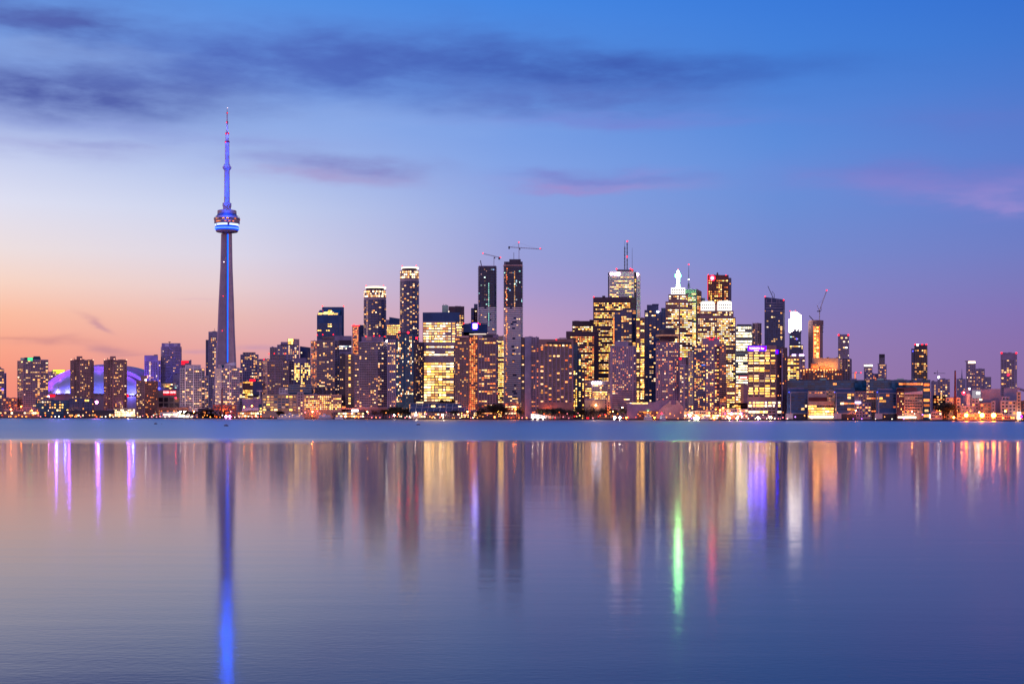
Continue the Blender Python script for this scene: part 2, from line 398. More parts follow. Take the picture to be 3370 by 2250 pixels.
    def box(s, name, x0, x1, y0, y1, mat, d=-0.5, t=1.0, parent=None):
        """A box seen from row y0 down to row y1, its front d metres from the building's front."""
        Y = s.Y+d; mb = MB(); mb.box(PX(x0, Y), PX(x1, Y), Y, Y+t, PZ(y1, Y), PZ(y0, Y))
        return mb.build(name, WM[mat] if isinstance(mat, str) else mat, parent or s.root)
    def rod(s, name, a, b, rpx, mat, d=6.0, r2=None):
        Y = s.Y+d; mb = MB(); k = Y/F
        mb.bar(PT(a[0], a[1], Y), PT(b[0], b[1], Y), rpx*k, 0, None if r2 is None else r2*k)
        return mb.build(name, WM[mat] if isinstance(mat, str) else mat, s.root)
    def beacon(s, *ps, r=1.9, mat=None, d=-0.3, name='beacon'):
        for x, y in ps:
            Y = s.Y+d; q = r*Y/F
            ob(name, ball_mesh(name, q, mat or G_RED), s.root, PT(x, y, Y)-parent_world(s.root))
    def text(s, name, txt, x0, x1, y, hpx, mat, d=-0.6, ext=0.25, parent=None):
        cu = bpy.data.curves.new(name, 'FONT'); cu.body = txt; cu.align_x = 'CENTER'; cu.align_y = 'CENTER'; cu.size = 1.0; cu.extrude = 0.1
        tmp = bpy.data.objects.new('tmp', cu); C.objects.link(tmp)
        bpy.context.view_layer.update(); me = bpy.data.meshes.new_from_object(tmp.evaluated_get(bpy.context.evaluated_depsgraph_get()))
        bpy.data.objects.remove(tmp); xs = [v.co.x for v in me.vertices]; ys = [v.co.y for v in me.vertices]
        Y = s.Y+d; k = Y/F; sx = (x1-x0)*k/(max(xs)-min(xs)); sy = hpx*k/(max(ys)-min(ys)); mxx = (max(xs)+min(xs))/2; my = (max(ys)+min(ys))/2
        for v in me.vertices: v.co = Vector(((v.co.x-mxx)*sx, -v.co.z*ext*4, (v.co.y-my)*sy))
        me.materials.clear(); me.materials.append(mat); me.name = name
        pa = parent or s.root; return ob(name, me, pa, PT((x0+x1)/2, y, Y)-parent_world(pa))
    def done(s):
        big = [q for q in s.lit if q[0]]; rest = [q for q in s.lit if not q[0]]
        if len(big) > s.cap:
            s.rnd.shuffle(big); big.sort(key=lambda q: -q[5]*q[6]+0.02*q[1]); rest += big[s.cap:]; big = big[:s.cap]
        o0 = parent_world(s.root)
        for _, i, c, ang, zc, w, h, pal, n, u in big:
            o = bpy.data.objects.new('window', pane_mesh(pal)); C.objects.link(o); o.parent = s.root
            o.location = Vector((c.x, c.y, zc))-o0; o.rotation_euler = (0, 0, ang); o.scale = (w, 0.14, h)
        for _, i, c, ang, zc, w, h, pal, n, u in rest:
            s.small.quad((*(c-u*w/2), zc-h/2), (*(c+u*w/2), zc-h/2), (*(c+u*w/2), zc+h/2), (*(c-u*w/2), zc+h/2), s.pi[pal])
        STATS['win'] += len(big)
        if s.small.f:
            used = sorted(set(s.small.mi)); mp = {m: i for i, m in enumerate(used)}
            s.small.mi = [mp[m] for m in s.small.mi]
            o = s.small.build('windows', [s.mats[m] for m in used], s.root); o['kind'] = 'stuff'
        return s
# facade presets (photograph pixels)
def S(base, **k): r = dict(base); r.update(k); return r
CONDO = dict(fh=5.0, cw=7.0, wf=.8, hf=.62, p=.13, pal='warm', run=.2, slab=(0.6, .22, 'conc'), gl='dark', mx=1)
GRID = dict(fh=5.6, cw=6.0, wf=.6, hf=.55, p=.2, pal='warm', run=.15, gl='dark', mx=2)
OFFICE = dict(fh=6.4, cw=6.0, wf=.84, hf=.45, p=.64, pal=['yellow', 'warm', 'white', 'warm', 'dim'], run=.55, rv=.6, gl='brown', mx=2, rowdark=.06, tall=.3)
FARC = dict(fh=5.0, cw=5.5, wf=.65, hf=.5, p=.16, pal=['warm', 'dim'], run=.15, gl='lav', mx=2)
# ---------------------------------------------------------------- setting: lake, land, quay
def shore_pt(x, off=0.0):
    Y = YSH(x); return Vector((PX(x, Y), Y+off))
sl, sr = shore_pt(-3000), shore_pt(6500)
dirv = (sr-sl).normalized()
wl = sl-dirv*12000; wr = sr+dirv*8000
m, q, out = newmat('lake_water')
g = q.new('ShaderNodeNewGeometry'); sx = q.new('ShaderNodeSeparateXYZ'); q.l.new(g.outputs['Position'], sx.inputs[0]); px, py, pz = sx.outputs
wv = q.noise(q.xyz(q.m('MULTIPLY', px, .004), q.m('MULTIPLY', py, .012), 0.0), 1.0, 3.0, .6)
edge = q.m('ADD', q.m('ADD', py, q.m('MULTIPLY', q.m('SUBTRACT', wv, .5), 130.0)), q.m('MULTIPLY', px, 0.02))
breeze = q.mr(edge, 548.0, 690.0, 0.0, 1.0, True)               # far water is ruffled by wind, near water lies calm
brz2 = q.mr(edge, 640.0, 1150.0, 0.0, 1.0, True)
cat = q.noise(q.xyz(q.m('MULTIPLY', px, .003), q.m('MULTIPLY', py, .02), 3.0), 1.0, 4.0, .6)
rg = q.m('ADD', q.m('ADD', 0.105, q.m('MULTIPLY', breeze, 0.26)), q.m('MULTIPLY', brz2, q.mr(cat, .3, .7, 0.02, 0.11)))
slick = q.noise(q.xyz(q.m('MULTIPLY', px, .012), q.m('MULTIPLY', py, .09), 9.0), 1.0, 4.0, .65)
rg = q.m('ADD', rg, q.mr(slick, .35, .65, -0.008, 0.008))
h1 = q.m('MULTIPLY', q.noise(q.xyz(q.m('MULTIPLY', px, 1.3), q.m('MULTIPLY', py, 2.2), 0.0), 1.0, 3.0, .55), q.mr(py, 60.0, 240.0, 1.15, 0.12))
h2 = q.noise(q.xyz(q.m('MULTIPLY', px, .05), q.m('MULTIPLY', py, .22), 5.0), 1.0, 2.0, .5)
hh = q.m('ADD', q.m('MULTIPLY', h1, 0.5), q.m('MULTIPLY', h2, 1.3))
bp = q.new('ShaderNodeBump'); bp.inputs['Strength'].default_value = 1.0; bp.inputs['Distance'].default_value = 0.012
q.l.new(hh, bp.inputs['Height'])
g1_ = q.new('ShaderNodeBsdfGlossy', distribution='BECKMANN'); g1_.inputs['Color'].default_value = (1, 1, 1, 1); q.l.new(rg, g1_.inputs['Roughness']); q.l.new(bp.outputs[0], g1_.inputs['Normal'])
g2_ = q.new('ShaderNodeBsdfGlossy', distribution='GGX'); g2_.inputs['Color'].default_value = (1, 1, 1, 1); q.l.new(q.m('ADD', rg, 0.10), g2_.inputs['Roughness']); q.l.new(bp.outputs[0], g2_.inputs['Normal'])
gl_ = q.new('ShaderNodeMixShader'); gl_.inputs[0].default_value = 0.20; q.l.new(g1_.outputs[0], gl_.inputs[1]); q.l.new(g2_.outputs[0], gl_.inputs[2])
df = q.new('ShaderNodeBsdfDiffuse'); df.inputs['Color'].default_value = (0.001, 0.012, 0.075, 1)
fr_ = q.new('ShaderNodeFresnel'); fr_.inputs['IOR'].default_value = 1.333; q.l.new(bp.outputs[0], fr_.inputs['Normal'])
mx_ = q.new('ShaderNodeMixShader'); q.l.new(q.m('MULTIPLY', q.m('POWER', fr_.outputs[0], 1.2), q.mr(breeze, 0, 1, 1.0, 0.66)), mx_.inputs[0]); q.l.new(df.outputs[0], mx_.inputs[1]); q.l.new(gl_.outputs[0], mx_.inputs[2]); q.l.new(mx_.outputs[0], out.inputs[0])
mb = MB(); mb.poly([(-9000, -1500, 0), (9000, -1500, 0), (wr.x, wr.y+3, 0), (wl.x, wl.y+3, 0)])
tag(mb.build('water', m), kind='structure')
gm = wall('ground_asphalt', (0.055, 0.05, 0.055), rough=.9)
nrm = Vector((-dirv.y, dirv.x))
if nrm.y < 0: nrm = -nrm
mb = MB(); a = wl+nrm*1.2; bb = wr+nrm*1.2; c1 = bb+nrm*40000; c2 = a+nrm*40000
mb.poly([(a.x, a.y, GZ), (bb.x, bb.y, GZ), (c1.x, c1.y, GZ), (c2.x, c2.y, GZ)])
tag(mb.build('ground', gm), kind='structure')
mb = MB(); e = [wl, wr, wr+nrm*1.2, wl+nrm*1.2]
mb.prism([(p.x, p.y) for p in e], -3.0, GZ+0.25)
tag(mb.build('quay_wall', wall('quay_concrete', (0.035, 0.03, 0.045), rough=.9)), kind='structure')
mb = MB(); p0 = [wl+nrm*1.2, wr+nrm*1.2, wr+nrm*14, wl+nrm*14]
mb.poly([(p.x, p.y, GZ+.004) for p in p0]); tag(mb.build('promenade', wall('paving', (0.22, 0.17, 0.15), rough=.85)), kind='structure')
# ---------------------------------------------------------------- CN-type tower with pod (left)
def cn_tower():
    Y = YSH(748)+200; k = Y/F; xc = PX(747.2, Y)
    z = lambda y: PZ(y, Y)
    R = thing('observation_tower', 'very tall slender concrete tower with a round pod, needle antenna and blue light strip', 'tower', (xc, Y, GZ))
    conc = wall('tower_concrete', (0.40, 0.31, 0.36), var=.12)
    blue = glow('led_blue', (2, 78, 255), 3.4); bluew = glow('led_pale_blue', (120, 172, 255), 1.6); deep = glow('led_deep_blue', (8, 60, 235), 1.1)
    # shaft: three tapering legs around a core
    rows = [(1372, 46, 9.0), (1290, 39, 8.5), (1210, 33, 8.2), (1100, 27, 8.0), (1000, 23.5, 8.0), (880, 18.2, 7.6), (770, 16.0, 7.4)]
    legs = [math.radians(-152), math.radians(-32), math.radians(90)]
    mb = MB(); rings = []
    for y, r, w in rows:
        ring = []
        for i, a in enumerate(legs):
            d = Vector((math.cos(a), math.sin(a))); n = Vector((-d.y, d.x)); rr_ = r*k/0.88; hw = w*k*0.55
            if i == 0: hw *= 1.55
            nxt = legs[(i+1) % 3]; mid = (a+(nxt-a if nxt > a else nxt+2*math.pi-a)/2)
            ring += [Vector((xc, Y))+d*rr_-n*hw, Vector((xc, Y))+d*rr_+n*hw, Vector((xc, Y))+Vector((math.cos(mid), math.sin(mid)))*(7.2*k)]
        rings.append([(p.x, p.y, z(y)) for p in ring])
    for a in range(len(rings)-1):
        for i in range(9):
            j = (i+1) % 9; mb.quad(rings[a][i], rings[a][j], rings[a+1][j], rings[a+1][i])
    mb.poly(rings[-1]); mb.build('shaft', conc, R)
    xs = PX(753.0, Y); a = math.radians(-92); px_ = xc+7.6*k*math.cos(a); py_ = Y+7.6*k*math.sin(a)
    mb = MB(); mb.box(xs-3.5*k, xs+3.7*k, py_-2.6*k, py_+0.5*k, z(1192), z(772)); mb.build('light_strip', blue, R)
    mb = MB(); mb.box(xs-4.8*k, xs+5.2*k, py_-2.0*k, py_+1.5*k, z(1192), z(770)); mb.build('elevator_track', wall('tower_glass_blue', (0.02, 0.05, 0.25), rough=.25, spec=.6), R)
    def lath(name, prof, m, smooth=True, n=44, x=747.0):
        mb = MB(); mb.lathe([(r*k, z(y)) for r, y in prof], (PX(x, Y), Y), n); o = mb.build(name, m, R)
        return o
    pod = lath('pod', [(14, 768), (34, 764), (37, 760), (30, 757), (30, 746), (34, 745), (39.5, 737.5), (41, 737), (41.5, 726), (42.8, 722), (43, 719), (38, 717.5), (35, 713), (31, 707), (30.8, 694), (29, 693), (6, 692)], conc)
    rad = lath('radome', [(30, 758), (37, 757), (39.6, 753.5), (40, 750.5), (38.5, 746.5), (34, 744.4), (30, 744.2)], glow('radome_light', (8, 70, 255), 1.3))
    mb = MB(); cxp = PX(747, Y)
    for i in range(64):
        t = 2*math.pi*i/64; c = Vector((math.cos(t), math.sin(t))); n = Vector((-c.y, c.x)); p = Vector((cxp, Y))
        q1 = p+c*39.9*k; q2 = p+c*40.35*k
        mb.prism([tuple(q1-n*1.1*k), tuple(q2-n*1.1*k), tuple(q2+n*1.1*k), tuple(q1+n*1.1*k)], z(755.5), z(750.5))
    mb.build('lamp_ribs', bluew, rad)
    f = lambda t, r, y: (cxp+r*k*math.cos(t), Y+r*k*math.sin(t), z(y))
    for seg in range(5):
        mb = MB()
        for i in range(6):
            t0 = 2*math.pi*(seg*6+i+(.5 if i == 0 else .0))/30; t1 = 2*math.pi*(seg*6+i+(.6 if i == 5 else 1.0))/30
            mb.quad(f(t0, 35.6, 743.6), f(t1, 35.6, 743.6), f(t1, 39.6, 738.4), f(t0, 39.6, 738.4))
        mb.build('restaurant_window', glow('deck_light', (190, 220, 255), 2.2, False), pod)
    rn = random.Random(4)
    for yy, pr in ((722.5, .45), (731.5, .35)):
        mb = MB(); r = 43.1 if yy < 725 else 41.6
        for i in range(40):
            t0 = 2*math.pi*i/40; t1 = 2*math.pi*(i+1)/40; mm = 1 if rn.random() < pr*.7 else 0
            mb.quad(f(t0, r, yy+1.6), f(t1, r, yy+1.6), f(t1, r, yy-1.2), f(t0, r, yy-1.2), mm)
        mb.build('deck_window', [GL['dark'], PAL['orange']], pod)
    lath('pod_roof_band', [(36, 716), (34.5, 711), (31.5, 707.5), (31.2, 704)], wall('roof_blue_grey', (0.07, 0.12, 0.30), rough=.4), n=44)
    lath('roof_drum', [(13.2, 694), (13.0, 680.5), (14.4, 680), (14.4, 669), (9, 668.5)], conc)
    lath('upper_shaft', [(9.2, 669), (8.8, 600), (8.6, 558)], conc, n=24)
    skp = lath('sky_pod', [(8.6, 561), (12.5, 557), (14.4, 552.5), (14.2, 550), (11, 546), (9.5, 541), (7, 540)], conc)
    mb = MB()
    for i in range(24):
        t0 = 2*math.pi*(i+.1)/24; t1 = 2*math.pi*(i+.9)/24; mb.quad(f(t0, 14.5, 552.6), f(t1, 14.5, 552.6), f(t1, 13.0, 548.2), f(t0, 13.0, 548.2))
    mb.build('sky_glazing', [PAL['dim']], skp)
    an = lath('antenna', [(7.3, 541), (7.1, 466), (5.8, 465.5), (5.6, 437), (3.1, 436.5), (2.8, 402), (2.0, 401.5), (1.9, 373), (1.1, 372.5), (0.9, 356)], wall('antenna_white', (0.50, 0.42, 0.52), rough=.5), n=16, x=747.6)
    for y, r in ((467.5, 7.9), (440, 6.4), (403, 3.4), (372, 2.5)):
        mb = MB(); mb.lathe([(r*k, z(y+2.6)), (r*k, z(y-2.4))], (PX(747.6, Y), Y), 16); mb.build('collar', wall('collar_red', (0.35, 0.02, 0.06)), an)
    for x, y, mt in ((749, 355.5, glow('tip_lamp', (255, 220, 220), 3.0, False)), (745.5, 403, G_RED), (742.5, 440, G_RED), (752, 439, G_RED), (742, 468, G_RED), (748.5, 372, G_RED), (737, 862, glow('beacon_pale', (255, 214, 224), 8, False)), (734.5, 974, G_RED), (731.5, 1088, G_RED), (738.5, 692, G_WHITE)):
        ob('beacon', ball_mesh('beacon', 1.15*k, mt), R, PT(x, y, Y-(16 if y > 800 else 8 if y > 600 else 4))-parent_world(R))
    # floodlights washing the upper shaft and the antenna with blue
    for x, y, dY, P in ((740, 650, 20, 9000), (754, 625, 20, 8000), (740, 600, 20, 7000), (754, 575, 20, 6000), (742, 532, 14, 4200), (752, 500, 13, 3200), (742, 470, 12, 2600), (751, 440, 9, 2600), (744, 415, 8, 1400), (747, 702, 30, 7000)):
        ld = bpy.data.lights.new('floodlight', 'POINT'); ld.energy = P*3.4; ld.color = (0.0, 0.085, 1.0) if y > 460 else (0.06, 0.16, 1.0); ld.shadow_soft_size = 1.0
        ob('floodlight', ld, R, PT(x, y, Y-dY)-parent_world(R))
    # window-washing booms either side of the pod
    for s_ in (-1, 1):
        mb = MB(); P_ = lambda r, y: (cxp+s_*r*k, Y, z(y))
        for a_, b_ in (((42, 716.5), (37, 711)), ((37, 711), (33, 710.5)), ((42, 716.5), (36, 716)), ((36, 716), (33, 711))): mb.bar(P_(*a_), P_(*b_), .45*k)
        mb.build('boom', WM['steel'], pod)
cn_tower()

# ---------------------------------------------------------------- domed stadium
def stadium():
    Y = YSH(318)+330; k = Y/F; z = lambda y: PZ(y, Y)
    R = thing('domed_stadium', 'violet-lit white domed stadium with nested roof shells behind two brown towers', 'stadium', (PX(318, Y), Y, GZ))
    wm = wall('dome_membrane', (0.44, 0.40, 0.52), var=.06, rough=.55)
    def shell(name, xl, xr, yt, yb, fr, bk, m=wm, n=28, arch=False):
        """a half-ellipse vault from column xl to xr; fr: how far its nose comes forward, bk: how far back it runs (metres)"""
        xc = (PX(xl, Y)+PX(xr, Y))/2; a = (PX(xr, Y)-PX(xl, Y))/2; hh_ = z(yt)-z(yb); z0 = z(yb); mb = MB(); rows = []
        rowsd = [(math.cos(u), -fr*math.sin(u)) for u in [math.pi/2*(1-i/8) for i in range(9)]] if fr > 0 else [(1.0, 0.0)]
        rowsd = [(max(0.02, c), d) for c, d in rowsd]+([(1.0, bk)] if bk else [])
        for c, d in rowsd: rows.append([(xc-a*c*math.cos(math.pi*i/n), Y+d, z0+hh_*c*math.sin(math.pi*i/n)) for i in range(n+1)])
        for p, q_ in zip(rows, rows[1:]):
            for i in range(n): mb.quad(p[i+1], p[i], q_[i], q_[i+1])
        if fr == 0:                                     # a flat crescent end wall
            mb.poly(list(reversed(rows[0])))
        o = mb.build(name, m, R); return o
    shell('front_dome', 166, 474, 1219, 1300, 62, 20)
    def arch(name, xl, xr, yt, xl2, xr2, yt2, d0, d1, m=wm, n=36, yb=1288):
        mb = MB()
        def ell(a_, b_, t_, d): 
            xc = (PX(a_, Y)+PX(b_, Y))/2; a = (PX(b_, Y)-PX(a_, Y))/2; h_ = z(t_)-z(yb)
            return [(xc-a*math.cos(math.pi*i/n), Y+d, z(yb)+h_*math.sin(math.pi*i/n)) for i in range(n+1)]
        i0, o0, o1 = ell(xl2, xr2, yt2, d0), ell(xl, xr, yt, d0), ell(xl, xr, yt, d1)
        for i in range(n):
            mb.quad(i0[i+1], i0[i], o0[i], o0[i+1]); mb.quad(o0[i+1], o0[i], o1[i], o1[i+1])
        mb.build(name, m, R)
    arch('roof_arch', 140, 486, 1204, 164, 476, 1221.5, 14, 60)
    arch('rear_roof_arch', 148, 506, 1195.5, 144, 482, 1206, 50, 120, m=wall('dome_grey', (0.30, 0.30, 0.40), var=.06))
    # seam between the shells
    arch('roof_seam', 163, 477, 1220.6, 166, 474, 1223, 10, 16, m=WM['steel'])
    mb = MB(); n = 40; fr = []
    for i in range(n+1):
        t = math.pi*i/n; fr.append((PX(318, Y)-190*k*math.cos(t), Y+10-98*math.sin(t)))
    mb.prism(fr+[(PX(508, Y), Y+120), (PX(128, Y), Y+120)], GZ, z(1297)); mb.build('wall', WM['pink'], R)
    mb = MB(); fr2 = [(PX(318, Y)-193*k*math.cos(math.pi*i/n), Y+10-100*math.sin(math.pi*i/n)) for i in range(n+1)]
    mb.prism(fr2+[(PX(511, Y), Y+60), (PX(125, Y), Y+60)], z(1300.5), z(1296)); mb.build('roof_ring', WM['conc'], R)
    mb = MB(); mb.prism([(PX(118, Y), Y-20), (PX(178, Y), Y-24), (PX(178, Y), Y+10), (PX(128, Y), Y+10)], z(1301), [z(1283), z(1286), z(1286), z(1283)]); mb.build('roof_buttress', WM['conc'], R)
    for (x, y, dY, P, c) in ((186, 1291, -46, 32000, (.16, .14, 1)), (215, 1291, -62, 32000, (.10, .12, 1)), (256, 1291, -74, 28000, (.16, .14, 1)), (324, 1291, -80, 30000, (.1, .14, 1)), (395, 1291, -74, 28000, (.12, .12, 1)), (438, 1291, -60, 36000, (.10, .12, 1)), (462, 1291, -36, 20000, (.2, .2, 1)),
                            (150, 1268, -4, 20000, (.30, .05, 1)), (185, 1236, -6, 20000, (.30, .05, 1)), (228, 1212, -8, 20000, (.26, .05, 1)), (325, 1194, -8, 20000, (.26, .06, 1)), (425, 1216, -8, 20000, (.28, .05, 1)), (468, 1256, -4, 8000, (.26, .05, 1))):
        ld = bpy.data.lights.new('floodlight', 'POINT'); ld.energy = P*1.7; ld.color = c; ld.shadow_soft_size = 1.5
        ob('floodlight', ld, R, PT(x, y, Y+dY)-parent_world(R))
    s = glow('sign_red', (255, 16, 36), 3.0)
    for x0, x1, y0, y1, d in ((152, 181, 1299, 1303, -97), (164, 180, 1298, 1305, -99), (415, 422, 1297, 1306, -99)):
        Yd = Y+d; mb = MB(); mb.box(PX(x0, Yd), PX(x1, Yd), Yd, Yd+1, PZ(y1, Yd), PZ(y0, Yd)); mb.build('sign', s, R)
stadium()

# ---------------------------------------------------------------- buildings, left third
b = B('condo_tower', 'partly cut off dusk-grey condo tower at the far left edge with a violet light', 'building', 90, 0)
b.vol([-40, 14], 1214, 'purple', S(CONDO, p=.2), t=14); b.vol([14, (21, 3)], 1227, 'purple', S(CONDO, cw=5, p=.2)); b.vol([-30, 4], 1207, 'conc', yb=1214, t=8, name='roof')
b.beacon((9, 1281), r=3.2, mat=glow('lamp_violet', (90, 70, 255), 5, False)); b.done()
b = B('apartment_block', 'low dark block with orange-lit windows at the far left shore', 'building', 60, 35)
b.vol([8, 58], 1309, 'brown', S(GRID, fh=9, cw=9, p=.25, pal='orange')); b.box('entrance', 14, 30, 1345, 1368, 'conc'); b.done()
b = B('condo_tower', 'wide balconied condo tower with a green-lit rooftop box, near the left edge', 'building', 90, 108)
b.vol([(57, 10), 76], 1186, 'pink', S(CONDO, cw=5, p=.18, slab=(.9, .25, 'conc')), t=12)
b.vol([76, 132, 133.5, (159, 4)], 1183, 'purple', S(CONDO, fh=6.1, p=.3, cw=8, hf=.5, cv=.8), t=26, wb=1340)
b.vol([57, (159, 4)], 1338, 'tan', S(GRID, fh=11, cw=10, p=.4, pal=['orange', 'dim']), name='podium', t=30)
b.vol([80, 134], 1176, 'teal', yb=1183, t=12, name='roof'); b.vol([110, 132], 1172, 'teal', yb=1177, t=8, name='roof_plant'); b.vol([67, 80], 1177, 'mint', yb=1186, t=6, name='roof_canopy')
b.box('roof_light', 91, 107, 1177, 1187, glow('sign_green', (80, 255, 150), 1.6)); b.done()
b = B('condo_tower', 'pinkish low condo block with a glowing lime-green roof edge left of the stadium', 'building', 470, 188)
b.vol([159, (214, 6)], 1222, 'pink', S(GRID, p=.22)); b.vol([172, 190, (214, 6)], 1217, 'conc', yb=1222, t=10, name='roof')
b.box('roof_light', 174, 212, 1217, 1222, glow('sign_lime', (225, 255, 60), 1.8)); b.box('roof_light', 186, 212, 1222.4, 1229, glow('sign_lime', (225, 255, 60), 1.8), d=-1.2); b.done()
for i, (x0, x1, lab) in enumerate(((231, 309, 'brown slab apartment tower in front of the left half of the violet dome'), (341, 418, 'brown slab apartment tower in front of the middle of the violet dome'))):
    b = B('apartment_tower', lab, 'building', 120, x0+40, 'twin brown towers before the stadium')
    st = S(GRID, fh=5.4, cw=5.2, p=.17, rv=.5, hf=.5, wf=.6, gl='brown')
    b.vol([x0, x0+13], 1184, 'brown', st, t=30); b.vol([(x0+13, 3), (x0+31, 3)], 1182, 'brown', S(st, cw=9, p=.05), t=26); b.vol([x0+31, x0+66, (x1, 3)], 1184, 'brown', st, t=30)
    b.vol([x0+21, x0+40], 1172, 'brown', yb=1184, t=12, name='roof_plant'); b.vol([x0+57, x0+70], 1183, 'brown', yb=1185, t=8, name='roof'); b.rod('chimney_pipe', (x0+13, 1184), (x0+13, 1177), 1.2, 'brown')
    b.beacon((x0+3, 1183), (x0+35, 1181), (x0+76, 1184), r=1.3, mat=glow('beacon_peach', (255, 170, 140), 5, False)); b.done()
b = B('apartment_tower', 'shorter stepped brown apartment block right of the stadium dome', 'building', 120, 484)
b.vol([448, 476], 1251, 'brown', S(GRID, fh=5.4, cw=5, p=.16, gl='brown')); b.vol([476, 520], 1254, 'brick', S(GRID, fh=5.4, cw=5, p=.1, gl='brown', pal='orange')); b.vol([464, 483], 1236, 'brown', yb=1252, t=14, name='roof_plant')
b.beacon((480, 1250), r=2.2, mat=G_WHITE); b.done()
b = B('condo_tower', 'dark purple flat-topped tower with a dotted column of lamps right of the dome', 'building', 400, 500)
b.vol([475, 520], 1169, 'purple', S(GRID, p=.16, tm=20)); b.vol([520, 530], 1186, 'purple', S(GRID, p=.25))
for i in range(18): b.beacon((493.5, 1192+i*5), r=1.1, mat=PAL['white'], name='stair_lamp')
b.done()
b = B('condo_tower', 'dark notch-topped condo tower taller than its dark purple flat-topped neighbour', 'building', 430, 563)
b.vol([(529, 2), 533, 594, (598, 2)], 1141, 'purple', S(FARC, p=.05, gl='dark', cw=4.5)); b.vol([532, 594], 1129, 'purple', yb=1141, t=18, name='roof')
b.box('roof_screen', 542, 556, 1131, 1140, 'pale'); b.box('roof_screen', 572, 584, 1131, 1138, 'pale'); b.rod('dish_mount', (558, 1129), (558, 1125), 1.2, 'steel'); b.box('dish', 554, 562, 1124, 1126, 'steel'); b.done()
b = B('office_block', 'dark block topped by glowing red rooftop sign bars behind the white-ribbed condo', 'building', 330, 612)
b.vol([595, 630], 1186, 'purple', S(GRID, p=.1)); b.box('sign', 597, 620, 1188, 1193, glow('sign_red', (255, 16, 36), 3.0)); b.box('sign', 597, 608, 1196, 1199, glow('sign_red', (255, 16, 36), 3.0)); b.done()
b = B('office_block', 'small lavender-lit office block between the dark tower and the white-ribbed condo', 'building', 300, 580)
b.vol([569, 592], 1232, 'lav', S(OFFICE, p=.12, gl='lav', cw=4, fh=6.5, tm=14, pal=['cool', 'dim'])); b.done()
b = B('office_block', 'low lit glass block right of the brown stepped apartments', 'building', 290, 550)
b.vol([531, 570], 1260, 'tan', S(OFFICE, p=.7, cw=5, fh=6)); b.done()
b = B('stadium_annex', 'beige stadium annex with a red illuminated word sign', 'building', 180, 556)
b.vol([519, 592], 1284, 'tan', S(GRID, fh=18, cw=17, wf=.82, hf=.8, p=.12, pal='dim', tm=22, gl='brown'))
mb_s = glow('sign_panel_red', (235, 20, 50), 1.0); sg_ = b.box('sign', 537, 579, 1284.5, 1300, mb_s); b.text('lettering', 'ROGERS  CENTRE', 538, 578, 1290.5, 6.5, glow('letter_white', (255, 225, 225), 3.0), d=-0.9, parent=sg_)
b.vol([(519, 6), (556, 6)], 1266, 'lav', yb=1284, t=14, name='roof', slope=1283); b.beacon((524, 1278), r=4, mat=glow('lamp_indigo', (80, 80, 255), 4)); b.done()
b = B('condo_tower', 'pale white-ribbed condo with a flat roof left of the tall tower', 'building', 90, 636)
wr_ = S(CONDO, fh=5.6, cw=6.5, p=.2, slab=(1.0, .26, 'white'), hf=.66)
b.vol([592, 609, 636, (663, 5), (674, 12)], 1211, 'pale', wr_, t=20, wb=1345); b.vol([(674, 12), (686, 18)], 1236, 'pale', S(wr_, p=.3)); b.vol([609, 636, (661, 5)], 1200, 'pale', yb=1211, t=12, name='roof')
for x in (610, 637): b.box('fin', x-1, x+1, 1204, 1342, 'white', d=-1.4)
b.done()
b = B('condo_tower', 'tall pale gridded tower immediately left of the tall concrete tower, behind it', 'building', 320, 705)
b.vol([686, 735], 1091, 'lav', S(GRID, fh=5.6, cw=5.4, p=.2, tm=14, wf=.62, pf=lambda fx, fy: 2.2 if .25 < fx < .62 else .3)); b.vol([677, 686], 1118, 'navy', S(GRID, p=.07)); b.rod('mast', (706, 1091), (706, 1080), .5, 'steel'); b.done()
b = B('condo_tower', 'white-ribbed condo with a tilted wing roof at the foot of the tall tower', 'building', 80, 752)
b.vol([(708, 6), 727, 762, (787, 6), (798, 14)], 1211, 'pale', wr_, t=20, wb=1335); b.vol([717, (760, 2)], 1199, 'pale', yb=1211, t=12, name='roof')
mb = MB(); Yq = b.Y+4; mb.prism([(PX(738, Yq), Yq), (PX(771, Yq), Yq), (PX(771, Yq), Yq+12), (PX(738, Yq), Yq+12)], PZ(1203, Yq), [PZ(1199, Yq), PZ(1191.5, Yq), PZ(1191.5, Yq), PZ(1199, Yq)]); mb.build('wing_roof', WM['white'], b.root)
b.box('roof_window', 728, 737, 1200, 1210, 'teal')
for x in (728, 755): b.box('fin', x-1, x+1, 1204, 1335, 'white', d=-1.4)
b.done()
b = B('hotel_tower', 'pale tower with a battlement crown right of the tall tower', 'building', 330, 820)
b.vol([791, 848, (851, 6)], 1166, 'lav', S(GRID, fh=5.2, cw=6, p=.22, wf=.75, pf=lambda fx, fy: 2.0 if fx > .6 else .6)); b.vol([799, 841], 1159, 'dark', yb=1167, t=14, name='crown')
for i in range(8): b.box('crown_fin', 801+i*5.2, 803+i*5.2, 1160, 1168, 'pale', d=-.9)
b.done()
b = B('office_block', 'slim purple block between the battlement tower and the curved glass condo', 'building', 300, 870)
b.vol([850, 889], 1181, 'purple', S(GRID, fh=6, cw=8, p=.25)); b.beacon((868, 1182), r=1.6); b.done()
b = B('office_block', 'yellow-striped low office topped by a red sign near the big dark screen', 'building', 150, 815)
b.vol([796, 834], 1253, 'brown', S(OFFICE, fh=6.7, cw=8, p=.9, rowdark=.1, pal=['yellow'], wf=.95)); b.box('sign', 821, 840, 1248, 1256, glow('sign_red', (255, 16, 36), 3.0)); b.done()
b = B('billboard', 'large dark screen on a pale post beside the yellow-striped office', 'billboard', 120, 848)
